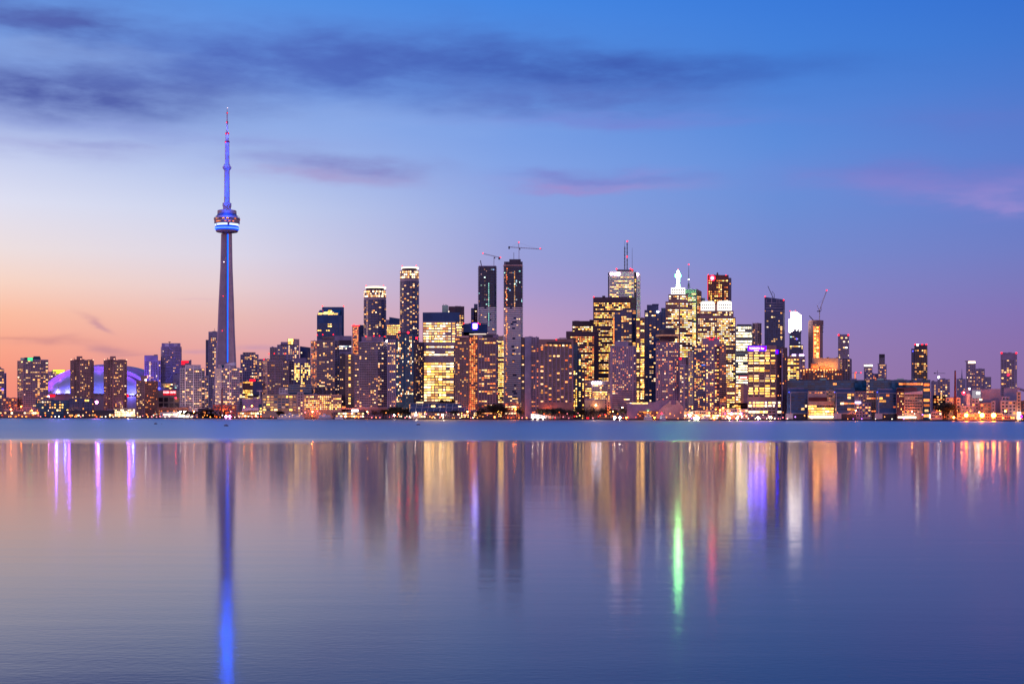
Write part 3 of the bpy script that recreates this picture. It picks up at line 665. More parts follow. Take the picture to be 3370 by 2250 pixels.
b.box('screen', 833, 863, 1254, 1305, 'navy', d=0); b.box('post', 853, 857, 1284, 1312, 'pale', d=-1); b.box('shelf', 845, 863, 1284, 1288, 'pale', d=-1.4)
b.vol([833, 863], 1300, 'purple', S(OFFICE, fh=5, p=.5, cw=5), name='base', t=14); b.done()
b = B('warehouse', 'blank mauve box building with white lower band in front of the yellow-striped office', 'building', 90, 829)
b.vol([797, 860], 1311, 'lav', None, t=18); b.box('band', 797, 852, 1341, 1352, 'white', d=-.7); b.done()
b = B('power_house', 'low dark red brick building at the water below the wing-roofed condo', 'building', 40, 690)
b.vol([652, 700], 1344, 'dark', None, t=16); b.vol([700, 776], 1332, 'brick', S(GRID, fh=12, cw=12, p=.05)); b.vol([663, 740], 1349, 'brick', S(GRID, fh=13, cw=16, p=.15, pal='orange'), t=10, name='annex'); b.done()
b = B('chimney', 'thin dark red chimney in front of the wing-roofed condo', 'chimney', 36, 730)
b.rod('stack', (730.5, 1366), (730.5, 1279), 3.6, 'brick', d=0, r2=2.8); b.done()
# ---------------------------------------------------------------- buildings, middle
b = B('condo_tower', 'curved blue-grey condo with thin pale floor lines left of the lit warehouse roof', 'building', 140, 916)
cst = S(CONDO, fh=5.6, cw=6.5, p=.13, slab=(.7, .18, 'conc'))
b.vol([(865, 6), 880], 1184, 'pink', S(cst, p=.35, pal='dim')); b.vol([880]+[(x, d) for x, d in ((905, 0), (930, 1), (950, 5), (967, 14))], 1186, 'purple', cst, t=18); b.vol([900, 939], 1167, 'navy', yb=1186, t=14, name='roof', st=S(CONDO, p=0, cw=18)); b.beacon((885, 1164), (903, 1163), (938, 1164), r=1.7); b.done()
b = B('condo_tower', 'stepped pale condo with a yellow-lit rooftop box behind the curved condo', 'building', 300, 937)
b.vol([888, 912], 1142, 'lav', S(CONDO, p=.1)); b.vol([912, 946, 985], 1134, 'lav', S(GRID, fh=6, cw=7, p=.22)); b.vol([924, 946], 1125, 'purple', yb=1136, t=12, name='roof_plant')
b.vol([946, 968], 1115, 'tan', yb=1136, t=14, name='lit_room', st=S(GRID, fh=9, cw=10, p=1.5, wf=.92, hf=.9, pal='yellow', tm=0)); b.vol([968, (985, 6)], 1115, 'pink', yb=1136, t=8, name='roof'); b.done()
b = B('office_tower', 'dark slant-roofed tower with few lights right of the yellow-lit rooftop box', 'building', 360, 1004)
b.vol([987, 1009, (1022, 8)], 1139, 'navy', S(GRID, fh=6.5, cw=6, p=.25, tm=14), slope=1143); b.done()
b = B('office_tower', 'pale green-windowed office with many yellow square windows below the slant-roofed tower', 'building', 240, 995)
b.vol([967, 988, 1023], 1192, 'lav', S(GRID, fh=7, cw=6, wf=.75, hf=.6, p=.62, pal='yellow')); b.vol([967, 1006, (1010, 6)], 1178, 'purple', yb=1192, t=18, name='roof'); b.done()
b = B('terminal_building', 'long lit terminal building with big yellow window panes at the water, dark sawtooth terraces above', 'building', 50, 992)
tp = S(OFFICE, fh=8.6, cw=12.6, wf=.8, hf=.55, p=.75, pal=['yellow', 'warm', 'dim'], tm=4, rowdark=0, gl='teal', rv=.25, run=.1)
b.vol([862, 978], 1297, 'tan', tp, wb=1358, t=30); b.vol([978, 999], 1291, 'conc', S(GRID, fh=9, cw=9, p=.15), t=22, name='stair_tower'); b.vol([999, (1124, 2)], 1298, 'tan', S(tp, fh=6.6, cw=6.4, p=.68, wf=.6, hf=.52, pal=['yellow', 'warm'], gl='brown', run=.3), t=30, wb=1352)
b.vol([(948, 14), (1026, 14)], 1263, 'teal', S(CONDO, fh=8, cw=9, p=.04, gl='teal'), yb=1297, t=12, name='upper_block')
for i in range(8):
    x0 = 994+i*14; b.vol([(x0, 18), (x0+9, 18)], 1268+(i % 3), 'dark', S(GRID, fh=8, cw=7, p=.12, pal='yellow'), yb=1298, t=10, name='terrace', slope=1279+(i % 3))
b.vol([(918, 16), (949, 16)], 1275, 'pale', S(OFFICE, fh=5, cw=10, p=.9), yb=1297, t=10, name='upper_block'); b.vol([(851, 6), 886], 1330, 'teal', S(OFFICE, fh=9, cw=12, p=.9, pal='yellow', tm=9), name='entrance_hall', t=8); b.done()
b = B('condo_tower', 'tall blue-windowed condo with pinkish lit balconies on its left edge', 'building', 150, 1070)
b.vol([(1023, 4), 1043], 1121, 'pink', S(CONDO, fh=5.6, cw=5, p=.5, pal=['dim', 'orange'], slab=(1.1, .3, 'pink'))); b.vol([1043, 1102, (1110, 4), (1116, 10)], 1119, 'purple', S(CONDO, fh=5.6, cw=6.5, p=.15, cv=1.0, coldark=.3), t=18); b.vol([1060, 1101], 1106, 'dark', yb=1119, t=14, name='roof', st=S(CONDO, fh=6, cw=20, p=0)); b.beacon((1044, 1102), (1062, 1101), (1097, 1101), r=1.7); b.done()
b = B('office_tower', 'glass office tower with a sloped lit crown and a taller grey rear slab', 'building', 400, 1085)
b.vol([(1060, 16), (1132, 16)], 1008, 'blue', None, t=14, name='rear_slab'); b.vol([1043, 1114, (1126, 12)], 1037, 'blue', S(OFFICE, fh=7, cw=7, p=.18, gl='blue', tm=26, rv=1, run=.6, pal='yellow'), t=4)
mb = MB(); Yq = b.Y; Y2 = b.Y+14
A_ = [PT(1043, 1037, Yq), PT(1114, 1037, Yq), PT(1122, 1020, Y2), PT(1052, 1020, Y2)]; mb.poly(A_); mb.poly([A_[0], A_[3], PT(1052, 1037, Y2)]); mb.poly([A_[1], PT(1122, 1037, Y2), A_[2]]); mb.poly([A_[3], A_[2], PT(1122, 1037, Y2), PT(1052, 1037, Y2)]); mb.build('sloped_roof', GL['teal'], b.root)
mb = MB()
for (fa, fb, ga, gb) in ((.03, .22, .1, .42), (.25, .47, .15, .6), (.5, .72, .1, .5), (.55, .6, .5, .85), (.42, .56, .62, .92), (.75, .94, .08, .35)):
    o_ = Vector((0, -.3, .3)); f_ = lambda u, v: A_[0]+(A_[1]-A_[0])*u+(A_[3]-A_[0])*v+o_
    mb.quad(f_(fa, ga), f_(fb, ga), f_(fb, gb), f_(fa, gb))
mb.build('roof_lights', PAL['yellow'], b.root); b.beacon((1061, 1007), (1131, 1007), r=1.8, d=15.5); b.done()
b = B('office_tower', 'broad dark-banded block with white lit rows right of the pink-edged condo', 'building', 270, 1130)
b.vol([1100, 1158], 1105, 'lav', S(OFFICE, fh=7, cw=7, p=.55, yt=1136, yb=1160, pal=['cool', 'white'])); b.box('louvre_band', 1102, 1157, 1119, 1135, 'dark'); b.done()
b = B('condo_tower', 'narrow condo with a column of greenish-yellow lit balconies', 'building', 120, 1140)
b.vol([1117, 1137], 1165, 'dark', S(GRID, p=.08, cw=5)); b.vol([1137, 1164, (1167, 5)], 1165, 'tan', S(CONDO, fh=5.6, cw=8, p=.85, pal='yellow', slab=(1.2, .24, 'conc'), hf=.5, coldark=.25), t=18)
b.vol([1124, 1166], 1333, 'tan', S(OFFICE, fh=9, cw=14, p=.3, pal='orange'), name='podium', t=22); b.done()
b = B('office_tower', 'slim pink floodlit tower with red roof lamps left of the shorter ring-crowned tower', 'building', 320, 1178)
b.vol([1159, 1181], 1072, 'pink', S(GRID, fh=5, cw=5, p=.9, pal='orange', wf=.8, hf=.55)); b.vol([1181, (1199, 6)], 1069, 'navy', S(GRID, fh=6, cw=6, p=.25, pf=lambda fx, fy: 1.5 if fy > .3 else 0)); b.box('roof_sign', 1160, 1180, 1070.5, 1073, glow('sign_red', (255, 16, 36), 3.0)); b.beacon((1160, 1071), (1165, 1068), (1181, 1071), r=1.9); b.done()
def ring_tower(x0, x1, yr, yc0, yc1, lab):
    b = B('condo_tower', lab, 'building', 230, (x0+x1)/2, 'two ring-crowned round glass towers')
    P = arc(x0, x1, 15, 10); st = S(CONDO, fh=5.4, cw=6, p=.16, gl='blue', slab=(.5, .2, 'lav'), run=.3, cv=.7)
    b.vol(P, yc1, 'navy', st, t=10, wb=1130)
    P2 = arc(x0+.6, x1-.6, 14.5, 14); b.vol(P2, yc0, 'conc', S(GRID, fh=(yc1-yc0)/4.0, cw=4.2, wf=.72, hf=.72, p=.75, pal=['white', 'warm'], cv=.5, rv=.2, tm=0, mx=.3, slab=(.5, .2, 'brown')), yb=yc1, t=9, name='crown')
    b.vol(arc(x0+7, x1-7, 10, 10), yr+5, 'dark', yb=yc0, t=7, name='roof_drum')
    mb = MB(); cx_ = b.x((x0+x1)/2); r = (x1-x0)/2*b.pxm; cy_ = b.Y+16
    mb.lathe([(r*.9, b.z(yr+4.5)), (r*.92, b.z(yr+.5)), (r*.86, b.z(yr))], (cx_, cy_), 40); mb.build('ring_light', glow('ring_light', (255, 232, 190), 2.6), b.root)
    b.beacon((x0+8, yr-2), (x1-9, yr-3), r=1.5); b.done()
ring_tower(1197, 1271, 942, 955, 985, 'shorter round glass tower with a glowing ring crown')
ring_tower(1316, 1379, 877, 890, 924, 'taller round glass tower with a glowing ring crown')
b = B('condo_tower', 'broad purple condo with pink rooftop box below the shorter ring-crowned tower', 'building', 90, 1222)
b.vol([(1167, 2), 1182], 1166, 'purple', S(CONDO, p=.16)); b.vol([1182, 1238, 1243, (1275, 6)], 1124, 'purple', S(CONDO, fh=5.6, cw=6, p=.16, slab=(.8, .2, 'pale'), cv=1, coldark=.2), t=20, wb=1340); b.vol([1190, 1262], 1108, 'purple', yb=1124, t=14, name='roof'); b.box('roof_screen', 1204, 1223, 1107, 1121, 'pink')
b.beacon((1205, 1107), (1230, 1105), (1249, 1105), (1266, 1107), r=1.7); b.beacon((1274, 1122), r=3.6, mat=G_WHITE, name='roof_lamp'); b.box('canopy', 1110, 1320, 1342, 1346, 'pink', d=-3, t=8); b.done()
b = B('office_tower', 'office with a wedge-shaped grey roof and yellow rows between the two ring-crowned towers', 'building', 350, 1292)
b.vol([1271, 1319], 1066, 'lav', S(OFFICE, fh=7, cw=6, p=.85, pal='yellow'), t=20); b.vol([1281, 1319], 1043, 'blue', yb=1066, t=16, name='wedge_roof', slope=1049); b.vol([1271, 1281], 1052, 'lav', yb=1066, t=12, name='roof'); b.done()
b = B('condo_tower', 'dark teal glass condo with many small lights and a lavender side wall', 'building', 70, 1334)
b.vol([(1274, 4), 1303], 1118, 'lav', S(GRID, fh=6.6, cw=6.5, p=.34, wf=.68, rowfull=.12, rowdark=.25), t=22); b.vol([1303, 1330, 1362], 1098, 'teal', S(GRID, fh=6.2, cw=5, p=.22, wf=.62, hf=.7, pal=['warm', 'orange', 'white'], gl='teal', cv=.8), t=22); b.vol([1362, (1396, 8)], 1125, 'dark', S(GRID, fh=6.2, cw=4.6, p=.3, wf=.6, hf=.62, pal=['warm', 'dim']), t=18); b.vol([1312, 1350], 1094, 'dark', yb=1098, t=10, name='roof')
b.beacon((1313, 1092), (1343, 1094), (1371, 1112), r=2.6, mat=G_REDHOT); b.done()
b = B('office_tower', 'brilliantly lit cream office tower with a plain blue glass crown', 'building', 120, 1452)
lt = S(OFFICE, fh=8.6, cw=9.5, wf=.95, hf=.5, p=.95, pal=['white', 'warm', 'yellow'], rowdark=0, run=.8, rv=.15, tm=2, gl='lav')
b.vol([1391, 1486, 1500], 1058, 'conc', S(lt, fh=8.4, yb=1135, p=.9), yb=1135, t=26, name='upper_wall'); b.vol([1391, 1488, (1513, 5)], 1028, 'blue', None, yb=1058, t=24, name='crown', slope=1027)
b.vol([(1391, .5), (1495, .5)], 1135, 'conc', S(lt, p=.72, yb=1190, rv=.5), yb=1190, t=26, name='middle_wall'); b.vol([(1391, .5), (1495, .5)], 1190, 'tan', S(lt, pal=['yellow', 'yellow', 'warm', 'white'], fh=8.6, cw=12, hf=.64, wf=.92), t=26, wb=1322, name='lower_wall'); b.vol([(1500, 3), (1521, 8)], 1062, 'conc', S(lt, p=.8), t=14, name='side_wing'); b.done()
b = B('office_tower', 'pale greenish slim block poking above the blue glass crown', 'building', 330, 1464)
b.vol([1455, 1475], 1004, 'mint', None); b.rod('mast', (1460, 1004), (1460, 1000), .6, 'steel'); b.rod('mast', (1467, 1004), (1467, 1001), .6, 'steel'); b.done()
b = B('office_tower', 'dark brown block with a roof recess behind the blue glass crown', 'building', 300, 1502)
b.vol([1476, 1528], 1008, 'dkbrown', S(GRID, fh=7, cw=8, p=.5, tm=28)); b.box('roof_recess', 1498, 1518, 1012, 1026, 'dark'); b.beacon((1477, 1025), r=2, mat=PAL['white']); b.done()
b = B('condo_tower', 'narrow stepped dark block with two lit rows left of the left unfinished tower', 'building', 420, 1559)
b.vol([1560, 1572], 1000, 'blue', S(GRID, p=.1)); b.vol([1550, 1560, 1572], 1014, 'navy', S(OFFICE, fh=16, cw=9, p=.6, hf=.25), t=16); b.done()
b = B('office_block', 'dark blue block with a glowing violet-white square sign', 'building', 190, 1565)
b.vol([1526, 1577, (1604, 8)], 1065, 'blue', None, t=22); b.vol([1526, 1604], 1093, 'navy', None, t=26); b.box('sign_glow', 1555, 1571.5, 1063, 1082.5, glow('sign_violet', (40, 0, 255), 26.0)); b.box('sign', 1557, 1569.5, 1065, 1080.5, glow('sign_pale', (236, 232, 255), 9.0), d=-1.0)
b.beacon((1526, 1064), (1574, 1063), (1580, 1066), r=1.7); b.done()
def slabbed(b, x0, x1, yt, ys, ye, warm):
    P = [(x0, 3), (x0+6, 0), (x1-6, 0), (x1, 3)]
    low = S(CONDO, fh=6.7, cw=7, p=.05, hf=.6, slab=(1.3, .5, 'white', .45), gl='blue')
    b.vol([(x0+2, 3), (x0+8, 0), (x1-8, 0), (x1-2, 3)], yt, 'navy', [S(CONDO, fh=5.2, cw=5.5, p=.07, pal=['dim', 'cool'], slab=(2.0, .12, 'blue'), gl='blue', yb=ys), S(low, yt=ys)], t=24)
b = B('construction_tower', 'left of two unfinished skyscrapers, with a slightly tilted crane', 'building', 330, 1604)
slabbed(b, 1572, 1636, 877, 1013, 1110, False)
for i, x in enumerate((1578, 1592, 1606, 1619, 1631)): b.box('roof_column', x-.8, x+.8, 875, 892, 'purple', d=-.4)
b.box('roof_slab', 1575, 1633, 874.5, 877, 'purple', d=-1, t=20)
for i in range(22): b.beacon((1608.5, 933+i*6.6), r=1.5, mat=glow('work_light_teal', (170, 255, 235), 1.8, False), name='work_light')
for i in range(6): b.beacon((1596, 925+i*11), r=1.4, mat=PAL['dim'], name='work_light')
b.rod('hoist_mast', (1585, 877), (1581, 857), 1.4, 'steel'); b.done()
def crane(name, lab, off, mast, top, jl, jr, group, cw_, lights, apex=None, thick=1.0, mat='steelpk'):
    b = B(name, lab, 'crane', off, mast[0], group); k = b.Y/F; Y = b.Y+10
    def lattice(nm, a, c, w, n):
        mb = MB(); a = Vector(a); c = Vector(c); d = (c-a); u = d.normalized(); s_ = Vector((0, 0, 1)) if abs(u.z) < .6 else Vector((1, 0, 0)); w2 = Vector((0, 1, 0))*w
        r = .42*thick*k
        for o_ in (s_*w+w2, s_*w-w2, s_*-w+w2, s_*-w-w2): mb.bar(a+o_, c+o_, r, n=4)
        for i in range(n):
            p = a+d*(i/n); q_ = a+d*((i+1)/n); sg = 1 if i % 2 else -1
            mb.bar(p+s_*w*sg-w2, q_-s_*w*sg-w2, r*.7, n=4); mb.bar(p+s_*w*sg+w2, q_-s_*w*sg+w2, r*.7, n=4)
        mb.build(nm, WM[mat], b.root)
    P = lambda q_: PT(q_[0], q_[1], Y)
    lattice('mast', P(mast), P((mast[0], top)), 1.0*thick*k, 8); lattice('jib', P(jl), P(jr), .9*thick*k, 14)
    if apex: 
        lattice('apex', P((apex[0], top)), P(apex), .7*k, 4); mb = MB()
        for e in (jl, jr): mb.bar(P(apex), P((e[0]*.8+apex[0]*.2, e[1]*.8+top*.2)), .22*k, n=4)
        mb.build('tie_rods', WM[mat], b.root)
    mb = MB(); q_ = cw_; mb.box(PX(q_[0], Y), PX(q_[1], Y), Y-1.2, Y+1.2, PZ(q_[3], Y), PZ(q_[2], Y)); mb.build('counterweight', WM['steel'], b.root)
    mb = MB(); mb.box(PX(mast[0]+1, Y), PX(mast[0]+4.5, Y), Y-1.5, Y+1.0, PZ(top+5, Y), PZ(top, Y)); mb.build('cab', WM['steel'], b.root)
    b.beacon(*lights, r=1.7, d=9); b.done(); return b
crane('tower_crane', 'short-jib crane tilted down to the right on the left unfinished skyscraper', 330, (1625.5, 877), 846, (1587, 834), (1647, 848), 'cranes on the skyline', (1640, 1646, 846, 854), [(1589, 833), (1647, 847)])
b = B('construction_tower', 'right of two unfinished skyscrapers, taller, with a warm column of balcony lights', 'building', 160, 1688)
slabbed(b, 1656, 1722, 872, 1013, 1300, True)
b.vol([1659, 1720], 861, 'steel', yb=872, t=18, name='core'); b.vol([1676, 1714], 853, 'steel', yb=861, t=14, name='core'); b.box('roof_column', 1662, 1664, 861, 876, 'purple', d=-.4); b.box('roof_column', 1708, 1711, 853, 868, 'steel', d=-.4); b.rod('mast', (1691, 853), (1691, 831), .7, 'steel'); b.box('scaffold', 1657, 1720, 871, 876, 'pink', d=-1.2, t=20)
for i in range(60): 
    if b.rnd.random() < .8: b.beacon((1667+b.rnd.uniform(-2.5, 2), 884+i*7), r=b.rnd.uniform(1.4, 2.4), mat=PAL['orange'], name='work_light', d=-1.8)
for i in range(21): b.beacon((1693.5, 894+i*6.2), r=1.6, mat=PAL['warm'], name='work_light')
b.vol([1664, 1717], 1306, 'conc', S(OFFICE, fh=8, cw=9, p=.7, tm=2, pal=['bright', 'warm']), t=10, name='podium'); b.done()
crane('tower_crane', 'long flat-jib crane with a peaked mast on the right unfinished skyscraper', 160, (1708, 862), 817, (1674, 813), (1784, 820), 'cranes on the skyline', (1673, 1678, 811, 819), [(1707, 797), (1778, 818)], apex=(1706.5, 799))
b = B('office_tower', 'yellow-lit office sliver between the brown hotel and the right unfinished tower', 'building', 330, 1648)
b.vol([1636, 1660], 1105, 'tan', S(OFFICE, fh=6.6, cw=6, p=.9, pal='yellow', tm=16)); b.done()
b = B('hotel_tower', 'brown hotel with an orange-lit central column of windows and grey side wings', 'building', 70, 1590)
hg = S(GRID, fh=6.4, cw=7, p=.16, gl='dark', wf=.78, pal=['warm', 'orange'], slab=(.4, .22, 'brown'), hf=.6)
b.vol([(1497, 10), 1543], 1110, 'brown', hg, t=18); b.vol([1543, 1573], 1102, 'brick', S(hg, p=.75, pal='orange', cw=6), t=18); b.vol([1573, 1633, (1640, 8)], 1100, 'purple', S(hg, cw=9, p=.2, rv=.9, run=.5, tm=12), t=18); b.vol([1560, 1632], 1096, 'conc', yb=1102, t=12, name='roof'); b.vol([1497, 1560], 1104, 'pink', yb=1111, t=10, name='roof')
b.box('roof_lights', 1545, 1600, 1098.5, 1100, glow('lamp_cream', (255, 235, 210), 2, False), d=-1.4); b.box('roof_louvre', 1588, 1622, 1103, 1110, 'dark'); b.vol([1573, 1640], 1330, 'conc', S(OFFICE, fh=8, cw=9, p=.3, pal='orange'), name='podium', t=14); b.done()
b = B('terminal_building', 'low slanted dark glass pavilion with white ribs on the quay', 'building', 36, 1460)
Yq = b.Y; mb = MB(); pl = [(PX(1352, Yq), Yq+8), (PX(1571, Yq), Yq+8), (PX(1571, Yq), Yq+30), (PX(1352, Yq), Yq+30)]; mb.prism(pl, GZ, b.z(1327, 8)); mb.build('wall', WM['dark'], b.root)
mb = MB(); mb.poly([PT(1347, 1354, Yq), PT(1571, 1354, Yq), PT(1571, 1327, Yq+7.8), PT(1355, 1327, Yq+7.8)]); mb.build('glass_front', GL['dark'], b.root)
mb = MB()
for i in range(12):
    x = 1350+i*20; 
    if 1418 < x < 1426: continue
    mb.bar(PT(x-3, 1354, Yq-.3), PT(x+1.5, 1327, Yq+7.4), .55*b.pxm, n=4)
for yy, dd in ((1340.5, 3.6), (1327, 7.4)): mb.bar(PT(1350, yy, Yq+dd), PT(1571, yy, Yq+dd), .5*b.pxm, n=4)
mb.build('ribs', WM['pale'], b.root)
for x0, x1, y0, y1, p_ in ((1419, 1432, 1334, 1341, 'yellow'), (1401, 1414, 1338, 1340, 'orange'), (1444, 1452, 1337, 1340, 'white'), (1457, 1465, 1337, 1341, 'warm'), (1508, 1518, 1336, 1339, 'white'), (1417, 1424, 1349, 1354, 'warm'), (1370, 1393, 1322.5, 1325, 'bright')): b.box('window', x0, x1, y0, y1, PAL[p_], d=4.5, t=.3)
b.box('sign', 1521, 1552, 1312, 1319, PAL['yellow'], d=14)
b.vol([(1352, -4), (1420, -4)], 1356, 'brown', S(GRID, fh=9, cw=6, p=.7, pal=['white', 'warm'], tm=1), name='shop_row', t=4); b.vol([(1515, -4), (1571, -4)], 1355, 'dark', S(GRID, fh=6, cw=5, p=.7, pal=['white', 'yellow'], tm=1), name='shop_row', t=4); b.vol([(1420, -4), (1515, -4)], 1358, 'brown', S(GRID, fh=8, cw=8, p=.4, pal=['white', 'orange'], tm=1), name='shop_row', t=4); b.done()
b = B('condo_tower', 'condo with a blank pale concrete slab wall and a strip of windows', 'building', 60, 1745)
b.vol([(1715, 2), 1727], 1110, 'dark', S(GRID, fh=7, cw=9, p=.1, wf=.8), t=18); b.vol([(1727, -2), (1747, -2)], 1108, 'lav', None, t=22, name='slab_wall'); b.vol([1747, 1764, 1774], 1109, 'purple', S(GRID, fh=6.7, cw=8, p=.3, wf=.8, pal='orange', rowdark=.35), t=20); b.vol([1740, 1750], 1106, 'conc', yb=1109, t=8, name='roof_plant'); b.done()
b = B('apartment_tower', 'wide brown apartment block with vertical ribs and scattered warm windows', 'building', 64, 1830)
b.vol([1774, (1887, 3)], 1116, 'brown', S(GRID, fh=7.1, cw=12.6, wf=.62, hf=.62, p=.26, pal=['warm', 'orange'], gl='dark', pier=(.7, .16, 'purple', 1), tm=16, mx=3, yb=1325), t=22, wb=1345); b.box('roof_louvre', 1800, 1880, 1125, 1133, 'dark'); b.vol([1840, 1866], 1111, 'conc', yb=1117, t=10, name='roof_plant'); b.beacon((1831, 1117), r=1.8)
for i in range(9): b.box('roof_light', 1782+i*11.5, 1788+i*11.5, 1134, 1139, PAL['warm' if i > 3 else 'dim'], d=-.4, t=.3)
b.done()
b = B('condo_tower', 'dark teal stepped condo with yellow window columns right of the ribbed brown block', 'building', 130, 1905)
b.vol([1885, 1902], 1133, 'teal', S(GRID, fh=7, cw=6, p=.35, pal='yellow', gl='teal', pf=lambda fx, fy: 0 if fy < .35 else 1.6)); b.vol([1902, (1914, 4)], 1165, 'teal', S(GRID, fh=7, cw=6, p=.5, pal='yellow', gl='teal')); b.vol([(1914, 4), (1924, 6)], 1215, 'brown', S(GRID, fh=7, cw=5, p=.7, pal='yellow')); b.done()
# ---------------------------------------------------------------- buildings, financial district and right
OF = S(OFFICE, fh=6.6, cw=6, p=.72)
b = B('office_tower', 'low dark office tower with wide dark cap in front of the twin dark bank towers', 'building', 190, 1915)
b.vol([1863, 1957, (1970, 4)], 1090, 'dkbrown', S(OF, tm=16, p=.75, pal=['yellow', 'warm', 'orange'], faces=(0,)), t=20, wb=1300); b.done()
b = B('office_tower', 'dark office tower with two bright rows just left of the largest dark tower', 'building', 330, 1918)
b.vol([1883, 1953], 1056, 'dkbrown', S(OF, tm=17, p=.85)); b.vol([1940, 1953], 1052, 'dkbrown', yb=1057, t=8, name='roof_plant'); b.done()
b = B('office_tower', 'largest dark office tower with wide bronze top band in front of the white antenna tower', 'building', 290, 2022)
b.vol([1952, 2076, (2093, 6)], 978, 'dkbrown', S(OF, tm=17, p=.85, fh=6.5, cw=5.5, faces=(0,), pal=['yellow', 'warm'], rowdark=.08), t=24); b.vol([1982, 1992], 973, 'steel', yb=979, t=8, name='roof_plant'); b.beacon((1954, 977), r=1.9)
b.box('mechanical_band', 1953, 2013, 1072, 1083, 'dkbrown', d=-.3); b.done()
b = B('office_tower', 'white office tower with an illuminated word sign and three rooftop antennas', 'building', 420, 2055)
ft = S(OFFICE, fh=6.4, cw=7, p=.8, wf=.9, hf=.45, pal=['yellow', 'warm'], gl='dark', tm=16, rowdark=.02)
b.vol([2001, 2005], 896, 'dark', S(ft, cw=4, p=.2, tm=20)); b.vol([2005, 2087], 893, 'white', ft, t=26, wb=1060); b.vol([2087, 2095], 895, 'dark', S(ft, cw=6, p=.5)); b.vol([(2095, 2), (2108, 12)], 896, 'white', S(ft, cw=6, p=.35, pal='dim', tm=22), t=20, slope=900)
b.vol([(2029, 6), (2085, 6)], 886, 'steel', yb=893, t=12, name='roof_plant')
wl_ = glow('letter_pale', (255, 226, 255), 16.0); b.text('lettering', 'BMO', 2009, 2029, 901, 6.6, wl_, d=-.8)
mb = MB(); c = PT(2035, 901, b.Y-.8); mb.lathe([(5*b.pxm, 0), (5*b.pxm, .3)], (0, 0), 24); o = ob('roundel', mb.mesh('roundel', [glow('roundel_pale', (255, 190, 220), 16.0)]), b.root); o.location = c-parent_world(b.root); o.rotation_euler = (math.radians(90), 0, 0)
b.text('roundel_letter', 'M', 2032.2, 2037.8, 901, 4.4, WM['dkred'], d=-1.3)
b.box('side_sign', 2097, 2102, 898, 906, glow('roundel_pale', (255, 190, 220), 16.0), d=1.4)
b.done()
for xx, yt_, yb_, r, lab, bt in ((2056, 812, 886, 2.0, 'left of two thick lattice antennas on the white tower', 791), (2064, 798, 886, 2.0, 'right of two thick lattice antennas on the white tower, with red lamps', None), (2080.5, 857, 894, .9, 'thin whip antenna at the right side of the white tower', 815)):
    a_ = B('antenna', lab, 'antenna', 420, xx); a_.root.location.z = a_.z(yb_)
    Y = a_.Y+10; k = Y/F; mb = MB(); n = 20
    for i in range(n):
        ya = yb_+(yt_-yb_)*i/n; yc = yb_+(yt_-yb_)*(i+1)/n; w = r*.8*(1 if i % 3 else 1.35)
        mb.bar(PT(xx, ya, Y), PT(xx, yc, Y), w*.7*k, n=6)
        if r > 1.5:
            mb.bar(PT(xx-w*1.3, ya, Y), PT(xx+w*1.3, yc, Y), .35*k, n=4); mb.bar(PT(xx+w*1.3, ya, Y), PT(xx-w*1.3, yc, Y), .35*k, n=4)
    mb.build('lattice', WM['steel'], a_.root)
    if bt: a_.rod('whip', (xx, yt_), (xx, bt), .55, 'steel', d=10, r2=.3)
    if bt is None: a_.beacon((2064.5, 794), (2063.5, 845), r=2.4, d=8)
    if xx == 2056: a_.beacon((2029, 885), r=2.2, d=4)
    if xx > 2070: a_.beacon((2075, 884.5), (2081, 888), r=2.2, d=4)
    a_.done()
b = B('condo_tower', 'dark blue glass condo with rounded white floor edges in front of the white tower', 'building', 170, 2058)
b.vol([2022, 2043], 1026, 'navy', S(OFFICE, fh=6.5, cw=7, p=.15, gl='blue')); b.vol([2043, 2080, (2094, 6)], 1018, 'navy', S(CONDO, fh=6.6, cw=8, p=.22, gl='blue', slab=(.7, .16, 'lav'), run=.6), t=20); b.vol([2050, 2074], 1013, 'steel', yb=1019, t=10, name='roof'); b.box('lit_edge', 2018, 2021.5, 1046, 1130, PAL['orange'], d=0, t=2); b.done()
b = B('condo_tower', 'mauve concrete apartment tower with punched windows and a blank penthouse', 'building', 90, 2052)
b.vol([(2008, 3), 2013], 1140, 'purple', None, t=18); b.vol([2013, 2083, (2094, 4)], 1138, 'purple', [S(GRID, fh=6.5, cw=6.6, p=.34, wf=.56, hf=.42, pal=['warm', 'orange'], yb=1284), S(OFFICE, fh=6.6, cw=10, p=.06, wf=.97, hf=.42, yt=1284)], t=20, wb=1345); b.vol([2023, 2068], 1122, 'lav', yb=1138, t=14, name='penthouse'); b.done()
b = B('office_tower', 'narrow tower of stacked yellow windows beside the mauve apartment tower', 'building', 150, 2107)
b.vol([2093, 2106, 2122], 1045, 'brown', S(OFFICE, fh=7.4, cw=7, p=.85, pal=['yellow', 'yellow', 'warm'], wf=.92, hf=.66, rowdark=.04, pf=lambda fx, fy: .6 if fy < .25 else 1.2), t=20); b.done()
b = B('office_block', 'low office with four round white lamps on its roofline', 'building', 90, 1965)
b.vol([1924, 1948], 1253, 'brown', S(OFFICE, fh=7.2, cw=6, p=.7, pal='yellow', tm=8)); b.vol([1948, 2000, 2008], 1253, 'conc', S(OFFICE, fh=7.2, cw=6, p=.75, pal=['yellow', 'warm'], tm=12, pf=lambda fx, fy: 1.4 if fy > .3 else .8), t=20)
b.beacon(*[(1950.5+8.4*i, 1259.5) for i in range(4)], r=3.9, mat=glow('sign_pale', (236, 232, 255), 12.0), name='round_lamp', d=-1.4); b.vol([2002, 2009], 1160, 'tan', yb=1253, t=14, name='slab_wall'); b.done()
b = B('warehouse', 'orange-lit blank box building with a curved right end near the quay', 'building', 44, 1965)
